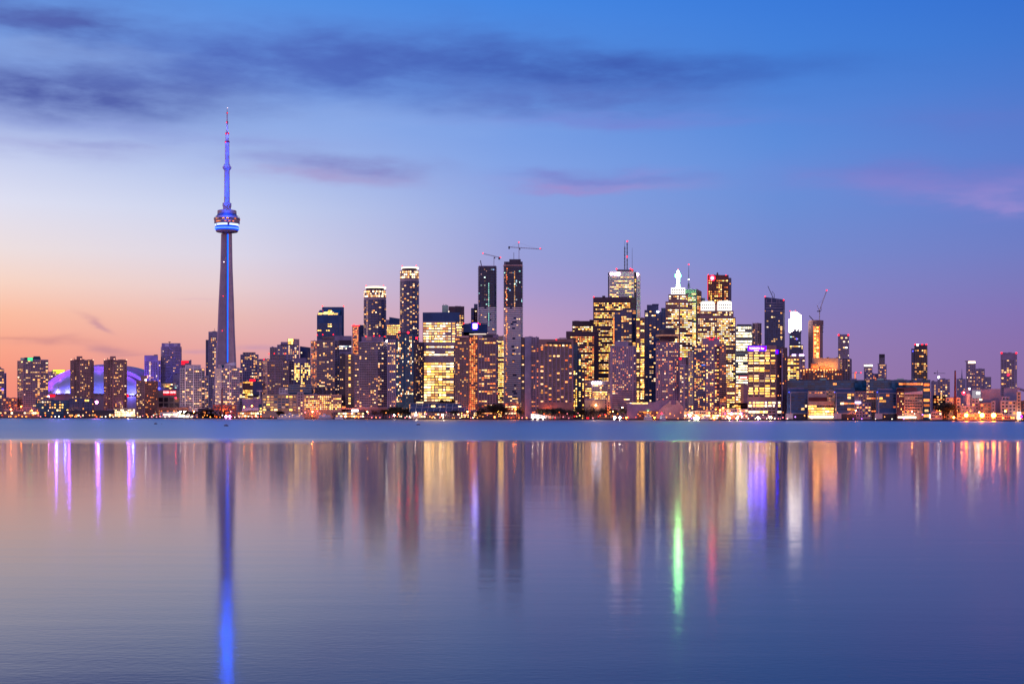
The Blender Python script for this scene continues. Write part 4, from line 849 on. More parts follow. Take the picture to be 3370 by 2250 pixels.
b.vol([1924, 1988], 1316, 'tan', None, t=12); b.vol([1988, 1998, (2009, 3)], 1312, 'tan', S(GRID, fh=8, cw=7, p=.02), t=12, name='curved_end'); b.box('roof_edge', 1924, 1992, 1312, 1316, 'lav'); b.beacon((1961, 1333), r=2.6, mat=glow('sodium_hot', (255, 170, 90), 60.0), d=-5, name='lamp'); b.done()
b = B('condo_tower', 'dark navy condo with warm window columns left of the revolving-restaurant hotel', 'building', 170, 2150)
b.vol([2121, 2135, 2160], 1020, 'navy', S(GRID, fh=6.5, cw=7, p=.25, gl='blue', cv=1, wf=.8), t=20); b.vol([2160, 2176], 1026, 'navy', S(GRID, fh=6.5, cw=7, p=.2, gl='blue')); b.vol([(2176, 8), (2190, 8)], 1012, 'blue', S(GRID, fh=6.5, cw=7, p=.1, gl='blue')); b.vol([2129, 2167], 1003, 'navy', yb=1020, t=12, name='roof'); b.vol([2146, 2168], 1000, 'navy', yb=1004, t=6, name='roof_plant'); b.beacon((2165, 1026), r=3.2, mat=G_WHITE, name='roof_lamp'); b.done()
b = B('office_tower', 'stepped brown office tower with a white lit crown and a glowing green-white spire', 'building', 340, 2233)
st = S(OFFICE, fh=6.9, cw=6, p=.8, pal=['yellow', 'warm', 'white'], wf=.85, rowdark=.05, gl='brown', tm=4)
b.vol([2190, 2236, (2279, 8)], 992, 'brown', st, t=24, wb=1180); b.vol([(2200, 3), 2236, (2264, 9)], 968, 'brown', S(st, p=.5), yb=992, t=18, name='step')
wc = glow('crown_floodlit_glow', (255, 247, 236), 1.5)  # floodlight on both towers' stone crowns, put in as emission of the stone
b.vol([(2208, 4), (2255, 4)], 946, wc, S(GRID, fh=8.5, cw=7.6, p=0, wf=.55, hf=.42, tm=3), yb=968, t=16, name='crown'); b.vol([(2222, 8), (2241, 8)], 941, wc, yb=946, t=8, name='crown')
gs = glow('spire_white', (170, 255, 150), 50.0); gg = glow('spire_green', (70, 255, 110), 46.0)
mb = MB(); Yq = b.Y+13; k = Yq/F; mb.lathe([(5.6*k, PZ(946, Yq)), (4.6*k, PZ(930, Yq)), (4.3*k, PZ(913, Yq))], (PX(2231.5, Yq), Yq), 16); mb.build('spire', gs, b.root)
mb = MB(); mb.lathe([(8.2*k, PZ(913, Yq)), (9.2*k, PZ(909, Yq)), (9.0*k, PZ(903, Yq)), (6.5*k, PZ(901, Yq))], (PX(2231.5, Yq), Yq), 20); mb.build('spire_gallery', gg, b.root)
mb = MB(); mb.lathe([(4.4*k, PZ(901, Yq)), (4.6*k, PZ(896, Yq)), (2.6*k, PZ(892, Yq)), (.6*k, PZ(889, Yq))], (PX(2231.5, Yq), Yq), 16); mb.build('spire_lantern', gs, b.root); b.beacon((2231.5, 887.5), r=1.8, d=13); b.done()
b = B('hotel_tower', 'grey hotel with a dark round revolving restaurant on its roof', 'building', 100, 2196)
b.vol([2158, 2200, (2234, 4)], 1126, 'purple', S(GRID, fh=6.5, cw=6.4, p=.27, wf=.55, hf=.5, pal=['warm', 'orange']), t=22, wb=1320); b.vol([2162, 2200], 1122, 'brown', S(GRID, fh=5, cw=5, p=1.5, tm=0, pal='warm', hf=.7), yb=1127, t=16, name='top_floor')
mb = MB(); Yq = b.Y+18; k = Yq/F; c_ = (PX(2196, Yq), Yq); zz = lambda y: PZ(y, Yq)
mb.lathe([(24*k, zz(1124)), (26*k, zz(1112)), (34*k, zz(1112)), (37.5*k, zz(1108)), (37.5*k, zz(1100)), (33*k, zz(1099))], c_, 40); mb.build('restaurant_disc', WM['dkbrown'], b.root)
mb = MB(); mb.lathe([(26*k, zz(1099)), (26*k, zz(1086)), (24*k, zz(1082)), (20*k, zz(1081))], c_, 32); mb.build('roof_drum', WM['dark'], b.root)
mb = MB(); mb.lathe([(37.7*k, zz(1106.5)), (37.7*k, zz(1103))], c_, 40); mb.build('restaurant_windows', PAL['dim'], b.root); b.done()
b = B('office_tower', 'mint-topped office tower behind the green spire, with a tall mast', 'building', 430, 2282)
b.vol([2255, 2292], 952, 'mint', S(OFFICE, fh=6.5, cw=7, p=.7, pal=['yellow', 'white'], tm=12), t=20); b.vol([2292, (2309, 6)], 950, 'brown', S(OFFICE, fh=6.5, cw=6, p=.6, pal=['orange', 'warm']), slope=958, t=16); b.vol([(2309, 10), (2320, 10)], 979, 'purple', None)
b.rod('mast', (2266.5, 950), (2266.5, 872), 1.3, 'steel', r2=.5)
for dx_ in (-6, -3, 3, 6): b.rod('stay', (2266.5+dx_, 950), (2266.5, 930), .4, 'steel')
for yy in (934, 939): b.rod('arm', (2261, yy), (2272, yy), .4, 'steel')
b.beacon((2266.5, 870), r=2.0, d=6); b.beacon((2266.5, 920), r=1.5, mat=G_WHITE, d=4); b.done()
b = B('office_tower', 'dark red office tower with a glowing red round emblem near its top', 'building', 400, 2368)
b.vol([2329, 2398], 905, 'dkred', S(OFFICE, fh=7.2, cw=6.6, p=.72, wf=.6, hf=.5, pal=['warm', 'yellow', 'orange'], tm=8, rv=.5, gl='brown', run=.3), t=22); b.vol([2398, (2407, 4)], 914, 'navy', S(GRID, fh=7, cw=6, p=.15)); b.vol([2358, 2364], 899, 'steel', yb=905, t=6, name='roof_plant'); b.rod('vent', (2361, 899), (2361, 896.5), 2, 'steel')
b.box('edge_light', 2328.4, 2330.2, 906, 985, glow('edge_red', (255, 30, 50), 1.2), d=-.3); b.beacon((2331, 904), (2389, 905), r=1.5)
mb = MB(); mb.lathe([(9*b.pxm, 0), (9*b.pxm, .4)], (0, 0), 24); o = ob('emblem_ring', mb.mesh('emblem_ring', [glow('emblem_red', (255, 16, 36), 16.0)]), b.root); o.location = PT(2344, 915, b.Y-.6)-parent_world(b.root); o.rotation_euler = (math.radians(90), 0, 0)
mb = MB(); mb.ball((0, 0, 0), 5.6*b.pxm, nu=16, nv=10); o = ob('emblem', mb.mesh('emblem', [glow('emblem_pink', (255, 90, 110), 14.0)]), b.root); o.location = PT(2344, 915, b.Y-1)-parent_world(b.root); o.scale = (1, .2, 1); b.done()
b = B('office_tower', 'broad stepped office tower with a notched white floodlit crown below the red emblem tower', 'building', 300, 2358)
st = S(OFFICE, fh=6.9, cw=6, p=.82, pal=['yellow', 'warm', 'white'], wf=.8, rowdark=.04, gl='brown', tm=3)
b.vol([2295, 2353, 2358, 2421], 1044, 'brown', st, t=26); b.vol([(2303, 2), (2414, 2)], 1022, 'brown', st, yb=1044, t=22, name='step')
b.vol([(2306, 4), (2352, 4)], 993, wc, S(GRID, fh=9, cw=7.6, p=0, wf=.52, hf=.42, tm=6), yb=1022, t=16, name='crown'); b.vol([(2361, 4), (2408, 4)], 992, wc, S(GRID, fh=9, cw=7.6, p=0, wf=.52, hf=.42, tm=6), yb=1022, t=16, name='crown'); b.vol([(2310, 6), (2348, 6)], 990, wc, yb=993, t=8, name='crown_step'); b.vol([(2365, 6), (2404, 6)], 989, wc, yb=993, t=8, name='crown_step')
b.vol([(2352, 8), (2361, 8)], 1000, 'brown', yb=1022, t=12, name='notch'); b.done()
b = B('office_tower', 'white-green brightly lit office tower right of the notched-crown tower', 'building', 240, 2446)
b.vol([2421, 2476], 1072, 'mint', S(OFFICE, fh=9, cw=7, p=.95, wf=.98, hf=.55, pal=['bright', 'white'], rowdark=0, run=.8, tm=2), t=22); b.vol([2425, 2474], 1067, 'steel', yb=1072, t=14, name='roof')
b.box('sign', 2430, 2460, 1237, 1248, glow('sign_panel_red', (235, 20, 50), 1.0), d=-1); b.box('sign_lettering', 2435, 2458, 1239.5, 1243.5, glow('letter_white', (255, 225, 225), 3.0), d=-1.4); b.done()
b = B('condo_tower', 'pale rounded tower peeking out behind the white-green lit office', 'building', 330, 2490)
b.vol([2476]+arc(2478, 2506, 6, 6)[1:], 1063, 'pink', S(CONDO, fh=6, cw=6, p=.2, slab=(.5, .2, 'pale'))); b.done()
b = B('condo_tower', 'dark blue slanted-roof condo tower with a luffing crane behind', 'building', 330, 2550)
b.vol([2516, 2520, 2577, (2583, 4)], 977, 'navy', S(GRID, fh=6.6, cw=8, p=.18, gl='blue', wf=.7, tm=34, cv=1, run=.3), t=20, slope=986)
for i, (x0, x1, y0, y1) in enumerate(((2520, 2576, 996, 998), (2520, 2576, 1004, 1006), (2520, 2576, 1012, 1014), (2521, 2523, 984, 1000), (2538, 2541, 982, 996), (2556, 2558, 984, 1000), (2563, 2565, 985, 1000), (2520, 2578, 1022, 1024))): b.box('crown_frame', x0, x1, y0, y1, 'lav', d=-.5)
b.beacon((2518, 976), (2579, 987), r=2.0); b.beacon((2535, 1006), r=1.4, mat=PAL['white'], d=-1); b.done()
b = B('tower_crane', 'thin luffing crane leaning left behind the slanted-roof tower', 'crane', 370, 2540, 'cranes on the skyline')
for nm, a_, c_, r in (('jib', (2546, 984), (2527, 941), 1.0), ('mast', (2548, 986), (2548, 967), .9), ('back_stay', (2548, 967), (2541, 958), .5), ('strut', (2541, 984), (2541, 958), .4)): b.rod(nm, a_, c_, r, 'steel', d=0)
b.done()
b = B('office_tower', 'tower whose stepped top is brilliant white light over a dark shaft', 'building', 360, 2618)
b.vol([2597, 2636, (2643, 3)], 1134, 'navy', S(OFFICE, fh=6.5, cw=7, p=.3, gl='blue')); b.vol([2598, 2636], 1090, 'navy', S(OFFICE, fh=6.5, cw=7, p=.2, gl='blue', pal=['warm', 'cool']), yb=1134, t=20, name='wall')
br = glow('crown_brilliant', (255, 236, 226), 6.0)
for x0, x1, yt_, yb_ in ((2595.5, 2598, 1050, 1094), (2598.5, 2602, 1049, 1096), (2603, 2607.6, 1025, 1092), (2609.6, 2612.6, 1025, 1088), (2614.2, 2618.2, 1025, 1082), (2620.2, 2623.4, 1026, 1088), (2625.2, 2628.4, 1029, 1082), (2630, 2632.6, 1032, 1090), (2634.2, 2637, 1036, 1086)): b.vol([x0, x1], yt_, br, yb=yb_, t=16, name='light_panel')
for x0, x1, yt_ in ((2595, 2602, 1052), (2602, 2620, 1026), (2620, 2637, 1034)): b.vol([(x0, .6), (x1, .6)], yt_, 'navy', yb=1096, t=17, name='crown_core')
b.beacon((2600, 1023), (2618, 1023), r=1.4); b.beacon((2622, 1115), r=2.2, mat=glow('lamp_violet', (90, 70, 255), 5, False)); b.done()
b = B('office_tower', 'brown newspaper office with a violet glowing word sign and yellow window rows', 'building', 70, 2510)
b.vol([2460, 2555], 1136, 'brown', S(OFFICE, fh=8.3, cw=18.6, wf=.82, hf=.6, p=.86, pal=['yellow', 'yellow', 'warm'], tm=13, rowdark=.06, run=.1, tall=.35, yb=1312), t=26, wb=1330); b.vol([2555, (2591, 6)], 1143, 'dkbrown', S(GRID, fh=8, cw=8, p=.18, pal=['orange', 'dim'], wf=.4), t=20); b.vol([(2572, -3), (2576, -2)], 1148, 'purple', yb=1320, t=4, name='fin')
b.vol([(2480, 2), (2522, 2)], 1135, glow('sign_glow_deep', (30, 10, 190), .6), yb=1138, t=10, name='roof_edge')
sg_ = b.box('sign_glow', 2462, 2521, 1139.5, 1152.5, glow('sign_violet', (40, 0, 255), 26.0), d=-.3, t=.4); b.text('lettering', 'TORONTO  Star', 2466, 2515, 1146, 7.0, glow('letter_violet', (226, 220, 255), 4.0), d=-.7, parent=sg_); b.box('side_sign', 2555, 2560, 1152, 1163, glow('sign_violet', (40, 0, 255), 26.0), d=-.8, t=.4)
b.vol([(2460, -1), (2555, -1), (2574, 3)], 1318, 'purple', S(OFFICE, fh=10, cw=13, p=.75, pal=['yellow', 'bright'], hf=.6, tm=2), t=20, name='podium'); b.done()
b = B('condo_tower', 'dark condo with red roof lamps and orange terrace lights before the notched-crown tower', 'building', 110, 2325)
cs = S(GRID, fh=6.1, cw=6, p=.36, pal=['warm', 'yellow', 'orange'], gl='dark', wf=.7, cv=.7)
b.vol([(2264, 6), 2283], 1155, 'navy', S(cs, gl='blue', p=.3)); b.vol([2283, 2322], 1138, 'navy', S(cs, gl='blue', slab=(.4, .16, 'purple'))); b.vol([2322, 2350, (2368, 4)], 1140, 'purple', cs); b.vol([2312, 2368], 1112, 'purple', yb=1140, t=12, name='penthouse')
b.beacon((2328, 1110), (2334, 1109), (2350, 1110), (2364, 1112), (2336, 1116), (2345, 1117), r=2.0); b.beacon((2290, 1139), (2312, 1139), (2318, 1138), (2327, 1137), (2355, 1137), (2296, 1126), r=2.2, mat=glow('sodium', (255, 150, 80), 5, False)); b.box('blue_sign', 2309, 2321, 1200, 1202, glow('sign_blue', (60, 120, 255), 2.5, False)); b.done()
b = B('apartment_tower', 'slim brown balconied slab between the dark condo and the newspaper office', 'building', 115, 2380)
b.vol([2368, 2390], 1132, 'brown', S(CONDO, fh=6.1, cw=8, p=.14, pal='orange', slab=(.7, .22, 'pink'))); b.done()
b = B('condo_tower', 'pale gridded condo sliver with a red roof light right of the revolving-restaurant hotel', 'building', 106, 2250)
b.vol([2236, 2251, 2264], 1200, 'lav', S(GRID, fh=6.4, cw=6.5, p=.3, wf=.75)); b.vol([2236, 2257], 1177, 'purple', S(GRID, fh=6, cw=6, p=.1), yb=1200, t=14); b.box('roof_sign', 2235, 2243, 1177, 1183, glow('sign_red', (255, 16, 36), 3.0)); b.done()
b = B('office_block', 'brown block with a pale lit side between the balconied slab and the newspaper office', 'building', 90, 2430)
b.vol([2390, 2420], 1258, 'brown', S(OFFICE, fh=7.4, cw=9, p=.9, pal='yellow', tm=2)); b.vol([2420, 2447], 1262, 'tan', S(OFFICE, fh=7.4, cw=8, p=.85, pal=['bright', 'yellow'], tm=4, skip=(2,))); b.vol([2447, 2460], 1258, 'purple', None, slope=1266); b.vol([2370, 2460], 1326, 'pink', S(OFFICE, fh=14, cw=14, p=.3, pal='orange'), t=30, name='podium'); b.done()
b = B('office_block', 'block with two violet-white roof lamps and yellow rows right of the newspaper office', 'building', 200, 2615)
b.vol([2590, 2632], 1172, 'brown', S(OFFICE, fh=6.6, cw=10, p=.85, pal='yellow', tm=8)); b.vol([2632, 2650], 1168, 'lav', S(OFFICE, fh=6.6, cw=8, p=.3)); b.vol([2604, 2648], 1163, 'purple', yb=1173, t=12, name='roof'); b.box('roof_lamp', 2607, 2619, 1166, 1171, glow('sign_lavender', (226, 200, 255), 6)); b.box('roof_lamp', 2631, 2646, 1166, 1171, glow('sign_lavender', (226, 200, 255), 6), d=-.9); b.done()
b = B('construction_tower', 'brown unfinished round tower with an orange-lit open column', 'building', 380, 2685)
b.vol([(2660, 4), 2674, 2700, (2708, 5)], 1058, 'brown', S(GRID, fh=6.2, cw=5, p=.03, wf=.55, hf=.5), t=20); b.vol(arc(2662, 2710, 10, 8), 1053, 'brown', yb=1066, t=12, name='top_floors')
for i in range(6): b.box('scaffold', 2706, 2709+b.rnd.uniform(0, 3), 1056+i*7, 1058+i*7, 'steel', d=2)
for i in range(17):
    for x0 in (2679.5, 2687.5): b.box('window', x0+b.rnd.uniform(-.4, .4), x0+7+b.rnd.uniform(-1, .4), 1075+i*6.1, 1079+i*6.1, PAL['yellow' if b.rnd.random() < .5 else 'orange'], d=-.3, t=.3)
b.box('column_glow', 2677.5, 2679, 1072, 1178, PAL['orange'], d=-.3, t=.3); b.box('column_glow', 2695.5, 2697.5, 1072, 1178, PAL['orange'], d=-.3, t=.3); b.rod('hoist_boom', (2676, 1053), (2663, 1039), 1.5, 'steel'); b.done()
b = B('tower_crane', 'luffing crane with a steep jib rising right on the orange-lit unfinished tower', 'crane', 380, 2697, 'cranes on the skyline')
for nm, a_, c_, r in (('mast', (2697, 1056), (2697, 1022), 1.5), ('jib', (2696, 1024), (2721, 955), 1.3), ('back_jib', (2697, 1024), (2689, 1004), 1.0), ('machinery', (2689, 1024), (2701, 1024), 1.8), ('strut', (2703, 1022), (2702, 1006), .8), ('tie_rod', (2689, 1005), (2712, 980), .3)): b.rod(nm, a_, c_, r, 'steelpk' if nm != 'machinery' else 'steel', d=10)
b.beacon((2720.5, 955), r=2.0, d=9); b.done()
b = B('hotel_tower', 'chateau-style brown hotel with an orange floodlit upper wall', 'building', 210, 2705)
b.vol([(2640, 4), 2660, 2745, (2773, 6)], 1218, 'brick', S(GRID, fh=7.2, cw=7, p=.5, pal=['orange', 'warm'], wf=.5), t=30); b.vol([(2674, 10), (2758, 10)], 1177, 'tan', S(GRID, fh=8, cw=5.5, p=0, wf=.4, hf=.4, yb=1186), yb=1218, t=18, name='upper_wall'); b.vol([(2758, 10), (2773, 14)], 1177, 'conc', yb=1218, t=12, name='upper_wall')
for x0, x1, yt_ in ((2642, 2668, 1212), (2668, 2690, 1196), (2700, 2716, 1204), (2716, 2732, 1206), (2745, 2760, 1214)): b.vol([(x0, 6), (x1, 6)], yt_, 'brick', yb=1219, t=3, name='gable')
for x in (2724, 2756): b.vol([(x-4, 14), (x+5, 14)], 1174, 'dark', yb=1178, t=6, name='roof_plant')
for i, x in enumerate((2680, 2692, 2704, 2716, 2728, 2740, 2750)): ld = bpy.data.lights.new('floodlight', 'POINT'); ld.energy = 2600; ld.color = (1, .36, .06); ld.shadow_soft_size = 1; ob('floodlight', ld, b.root, PT(x, 1206, b.Y+3)-parent_world(b.root))
for i in range(13): b.beacon((2636+i*9.5, 1217+b.rnd.uniform(-2, 3)), r=2.2, mat=glow('sodium', (255, 150, 80), 5, False), name='lamp', d=-.6)
b.done()
b = B('office_tower', 'dark ribbed block at the right end of the chateau-style hotel', 'building', 235, 2785)
b.vol([(2765, 2), 2771, 2799, (2802, 2)], 1180, 'dark', S(GRID, fh=8, cw=8, p=.1, pier=(.5, .2, 'purple', 1)), t=18); b.done()
b = B('condo_tower', 'slim blue-grey tower with two red roof lamps behind the dark ribbed block', 'building', 420, 2776)
b.vol([2758, 2790, (2794, 3)], 1100, 'lav', S(CONDO, fh=6.4, cw=7, p=.16, pal=['warm', 'white'], slab=(.8, .22, 'lav'), gl='lav')); b.beacon((2760, 1102), (2792, 1102), r=2.6); b.done()
b = B('tower_crane', 'tiny distant orange-lit crane low over the long teal warehouse', 'crane', 420, 2815, 'cranes on the skyline')
b.rod('mast', (2814, 1250), (2814, 1226), 2.0, PAL['orange'], d=0); b.rod('jib', (2803, 1226), (2836, 1227), .8, 'steelpk', d=0); b.rod('peak', (2817, 1226), (2817, 1221), .6, 'steelpk', d=0); b.beacon((2817, 1225), (2833, 1226), r=1.8); b.done()
b = B('condo_tower', 'distant tower with a white lit top edge left of the two-tier tower', 'building', 460, 2858)
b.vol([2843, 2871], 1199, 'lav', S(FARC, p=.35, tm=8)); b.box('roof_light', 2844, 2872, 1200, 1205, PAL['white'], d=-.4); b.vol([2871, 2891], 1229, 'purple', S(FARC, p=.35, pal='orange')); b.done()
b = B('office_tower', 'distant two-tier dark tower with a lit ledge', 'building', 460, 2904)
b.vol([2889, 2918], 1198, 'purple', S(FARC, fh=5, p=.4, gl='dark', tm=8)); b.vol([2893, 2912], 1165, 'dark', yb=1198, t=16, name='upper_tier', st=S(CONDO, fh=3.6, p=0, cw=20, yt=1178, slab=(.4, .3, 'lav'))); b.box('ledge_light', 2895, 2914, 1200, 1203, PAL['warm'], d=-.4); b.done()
for x0, x1, ln in ((2572, 2851, 'long dark teal glass warehouse behind the glass cubes, left section'), (2861, 3044, 'long dark teal glass warehouse, right section before the dark tower')):
    b = B('campus_building', ln, 'building', 130, (x0+x1)/2)
    b.vol([x0, x1], 1250, 'teal', S(OFFICE, fh=7.5, cw=12, wf=.97, hf=.8, p=.07, gl='teal', pal='orange', tm=2), t=30)
    for q in range(3): x = x0+35+q*(x1-x0)*.36; b.vol([(x-10, 8), (x+12, 8)], 1245, 'mint' if q < 2 else 'lav', yb=1251, t=8, name='roof_plant')
    b.done()
CUBE = S(OFFICE, fh=9.5, cw=11, wf=.95, hf=.7, p=.14, gl='blue', pal=['warm', 'orange'], run=.35, tm=14, tall=.3)
for x0, xm, x1, yt_, ln in ((2590, 2602, 2660, 1279, 'blue glass cube office with pale frame right of the newspaper office'), (2749, 2752, 2814, 1280, 'blue glass cube office with pale frame, middle of the three at the right shore'), (2884, 2892, 2951, 1282, 'blue glass cube office with violet-edged roof, rightmost of three')):
    b = B('office_block', ln, 'building', 50, (x0+x1)/2)
    b.vol([(x0, 3), xm, x1], yt_, 'blue', S(CUBE, yb=1352), t=22); b.box('frame', xm, xm+1.2, yt_+12, 1361, 'pale', d=-.6); b.box('frame', xm, x1, yt_+11, yt_+12.4, 'pale', d=-.8); b.box('frame', x1-1.2, x1, yt_+12, 1361, 'pale', d=-.6); b.vol([(x0+3, 2), (x1-14, 2)], yt_-3, 'lav', yb=yt_, t=12, name='roof')
    b.box('loading_wall', x0-4, x0+20, 1361, 1378, 'pale', d=-2); b.box('loading_wall', x0+20, x1+2, 1361.5, 1378, 'dark', d=-1); b.box('ledge', x0-4, x1+4, 1359.5, 1361, 'pale', d=-2.4, t=2); b.beacon((xm-5, 1290), r=1.5, mat=glow('lamp_indigo', (80, 80, 255), 4)); b.done()
b = B('terminal_building', 'low yellow-striped glass hall between the left and middle blue cubes', 'building', 60, 2705)
b.vol([2660, 2718], 1286, 'pink', S(GRID, fh=8, cw=9, p=.25, pal='orange', yb=1304), t=16, name='rear_wall'); b.vol([2718, 2749], 1284, 'tan', S(OFFICE, fh=7, cw=6, p=.5, pal='dim'), t=16); b.vol([(2660, -2), (2722, -2)], 1307, 'dkred', None, yb=1320, t=4, name='dark_band'); b.vol([(2658, -3), (2745, -3)], 1320, 'tan', S(OFFICE, fh=8.4, cw=9, wf=.96, hf=.62, p=.93, pal='yellow', rowdark=.12, tm=12), t=6, name='lit_hall'); b.box('light_strip', 2665, 2742, 1368, 1374, glow('strip_white', (255, 244, 214), 4.0), d=-5); b.done()
b = B('office_block', 'jumbled brown low building with warm windows between the middle and right blue cubes', 'building', 70, 2850)
b.vol([2814, 2850], 1287, 'brown', S(GRID, fh=8, cw=8, p=.35)); b.vol([2850, 2884], 1284, 'tan', S(OFFICE, fh=7, cw=7, p=.35, pal='orange')); b.vol([(2816, -4), (2868, -4)], 1325, 'lav', S(GRID, fh=9, cw=9, p=.4), t=8, name='front_wing'); b.box('sign', 2814, 2833, 1321, 1327, glow('sign_lavender', (226, 200, 255), 6), d=-5); b.done()
b = B('office_tower', 'dark tower with jagged balconies and red roof lamps right of the teal warehouse', 'building', 300, 3022)
b.vol([2999, 3009], 1147, 'navy', S(GRID, p=.15)); b.vol([3009, 3048, (3052, 3)], 1134, 'dark', S(CONDO, fh=6.3, cw=8, p=.3, slab=(1.6, .2, 'dark'), tm=16, pf=lambda fx, fy: 1.7 if fx > .7 else .7), t=20); b.beacon((3012, 1133), (3035, 1133), (3049, 1133), r=2.3); b.box('roof_lamp', 3017, 3023, 1133, 1136, G_WHITE); b.beacon((3004, 1155), r=2, mat=glow('lamp_indigo', (80, 80, 255), 4)); b.done()
b = B('office_block', 'dark teal glass office with stacked wide orange windows left of the red chimney', 'building', 64, 3048)
b.vol([3037, 3062], 1249, 'teal', S(OFFICE, fh=17, cw=20, wf=.9, hf=.5, p=.8, pal=['orange', 'warm'], gl='blue', tm=8, rowdark=.1)); b.box('frame', 3062, 3064, 1290, 1378, 'pale'); b.done()
b = B('office_block', 'tan glass office with a slanted pale roof beam right of the rightmost blue cube', 'building', 56, 2995)
b.vol([2951, 2976], 1280, 'dkred', S(GRID, fh=8.5, cw=6, p=.3)); b.vol([2976, 3037], 1294, 'tan', S(OFFICE, fh=9, cw=8, wf=.9, p=.2, pal='dim', gl='brown', yb=1362), t=20, slope=1289); b.vol([(2976, -1), (3037, -1)], 1292, 'pale', yb=1297, t=2, slope=1286, name='roof_beam'); b.vol([2952, 3017], 1275, 'dkbrown', S(OFFICE, fh=10, cw=12, p=.9, pal='yellow'), yb=1287, t=12, name='lit_room')
b.box('light_strip', 2956, 3015, 1370, 1375, glow('strip_white', (255, 244, 214), 4.0), d=-5); b.box('light_strip', 3059, 3067, 1363, 1376, glow('strip_white', (255, 244, 214), 4.0), d=-5); b.done()
b = B('condo_tower', 'brown block with a dotted lamp column and a violet-white roof lamp beneath the small crane', 'building', 250, 3090)
b.vol([3064, 3084], 1254, 'purple', None); b.vol([3084, 3120, (3126, 4)], 1247, 'purple', S(GRID, fh=7, cw=8, p=.32))
for i in range(12): b.beacon((3077, 1268+i*2.7), r=1.1, mat=PAL['warm'], name='stair_lamp')
b.beacon((3089, 1241), r=3.6, mat=glow('sign_pale', (236, 232, 255), 12.0), name='roof_lamp'); b.vol([3070, 3112], 1300, 'dkred', S(GRID, fh=8, cw=9, p=.4, pal='orange'), name='lower_block', t=12); b.done()
b = B('tower_crane', 'faint flat-jib crane above the brown block left of the chimney', 'crane', 420, 3092, 'cranes on the skyline')
b.rod('mast', (3085, 1250), (3085, 1218), .9, 'steelpk', d=0); b.rod('jib', (3075, 1227.5), (3111, 1228), .8, 'steelpk', d=0); b.box('counterweight', 3074, 3079, 1226, 1229.5, 'steel'); b.done()
b = B('chimney', 'tall dark red industrial chimney near the right shore', 'chimney', 60, 3143)
b.rod('stack', (3143.5, 1372), (3143.5, 1222), 4.9, 'dkred', d=0, r2=2.4); b.rod('cap', (3143.5, 1223), (3143.5, 1219), 2.7, 'dkbrown', d=0); b.done()
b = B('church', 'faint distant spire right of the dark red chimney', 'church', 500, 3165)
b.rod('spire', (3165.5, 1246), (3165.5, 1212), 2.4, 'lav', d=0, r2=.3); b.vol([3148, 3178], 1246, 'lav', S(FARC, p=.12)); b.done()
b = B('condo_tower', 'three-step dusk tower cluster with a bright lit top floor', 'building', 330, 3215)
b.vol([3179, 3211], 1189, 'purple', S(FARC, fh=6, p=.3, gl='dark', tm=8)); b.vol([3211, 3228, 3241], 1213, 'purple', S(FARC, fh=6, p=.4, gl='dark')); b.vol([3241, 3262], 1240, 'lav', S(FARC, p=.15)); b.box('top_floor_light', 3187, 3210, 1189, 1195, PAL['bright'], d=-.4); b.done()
b = B('condo_tower', 'dark purple tower with red corner lamps near the right edge', 'building', 330, 3320)
b.vol([3293, 3341, (3347, 4)], 1161, 'purple', S(GRID, fh=6.4, cw=8, p=.24, tm=22, wf=.7)); b.beacon((3296, 1161), (3345, 1161), r=2.6); b.beacon((3318, 1233), r=3, mat=glow('emblem_red', (255, 16, 36), 16.0)); b.done()
b = B('refinery', 'jumble of grey and orange-lit industrial sheds and conveyors at the right edge', 'industrial plant', 70, 3230)
for x0, x1, yt_, mt, d in ((3112, 3161, 1308, 'tan', 6), (3161, 3204, 1335, 'purple', 0), (3170, 3193, 1282, 'lav', 26), (3193, 3256, 1279, 'purple', 30), (3256, 3293, 1278, 'lav', 30), (3293, 3346, 1318, 'conc', 4), (3296, 3323, 1304, 'lav', 12), (3262, 3276, 1318, 'lav', 8), (3346, 3360, 1288, 'tan', 2), (3360, 3420, 1318, 'brick', 6), (3196, 3222, 1302, 'purple', 14), (3224, 3262, 1325, 'brown', 10), (3305, 3350, 1275, 'lav', 34), (3070, 3112, 1345, 'brown', 2), (3062, 3082, 1350, 'lav', -6)):
    b.vol([(x0, d), (x1, d)], yt_, mt, S(GRID, fh=11, cw=12, p=.14, pal='orange') if d < 20 else None, t=10)
b.rod('conveyor', (3348, 1277), (3420, 1300), 4.0, 'purple', d=14); b.rod('conveyor', (3325, 1240), (3300, 1280), .8, 'steel', d=20); b.rod('silo', (3186, 1372), (3186, 1296), 7, 'pale', d=8)
b.box('lit_wall', 3200, 3228, 1284, 1310, glow('lit_shed', (215, 200, 220), .5, False), d=13.4); b.box('lamp_panel', 3214, 3224, 1290, 1296, G_WHITE, d=13); b.box('lamp_panel', 3224, 3232, 1312, 1317, PAL['white'], d=9); b.beacon((3171, 1293), r=5.2, mat=glow('emblem_red', (255, 16, 36), 16.0), name='red_sign', d=-.6); b.beacon((3172, 1291), r=2.8, mat=glow('letter_white', (255, 225, 225), 3.0), name='red_sign', d=-2); b.beacon((3191, 1279), r=3, mat=glow('sign_pale', (236, 232, 255), 12.0), name='lamp'); b.beacon((3360, 1370), r=5, mat=glow('lamp_magenta', (200, 40, 255), 4), name='lamp', d=-4); b.box('lamp_panel', 3348, 3360, 1355, 1380, PAL['bright'], d=-4); b.done()
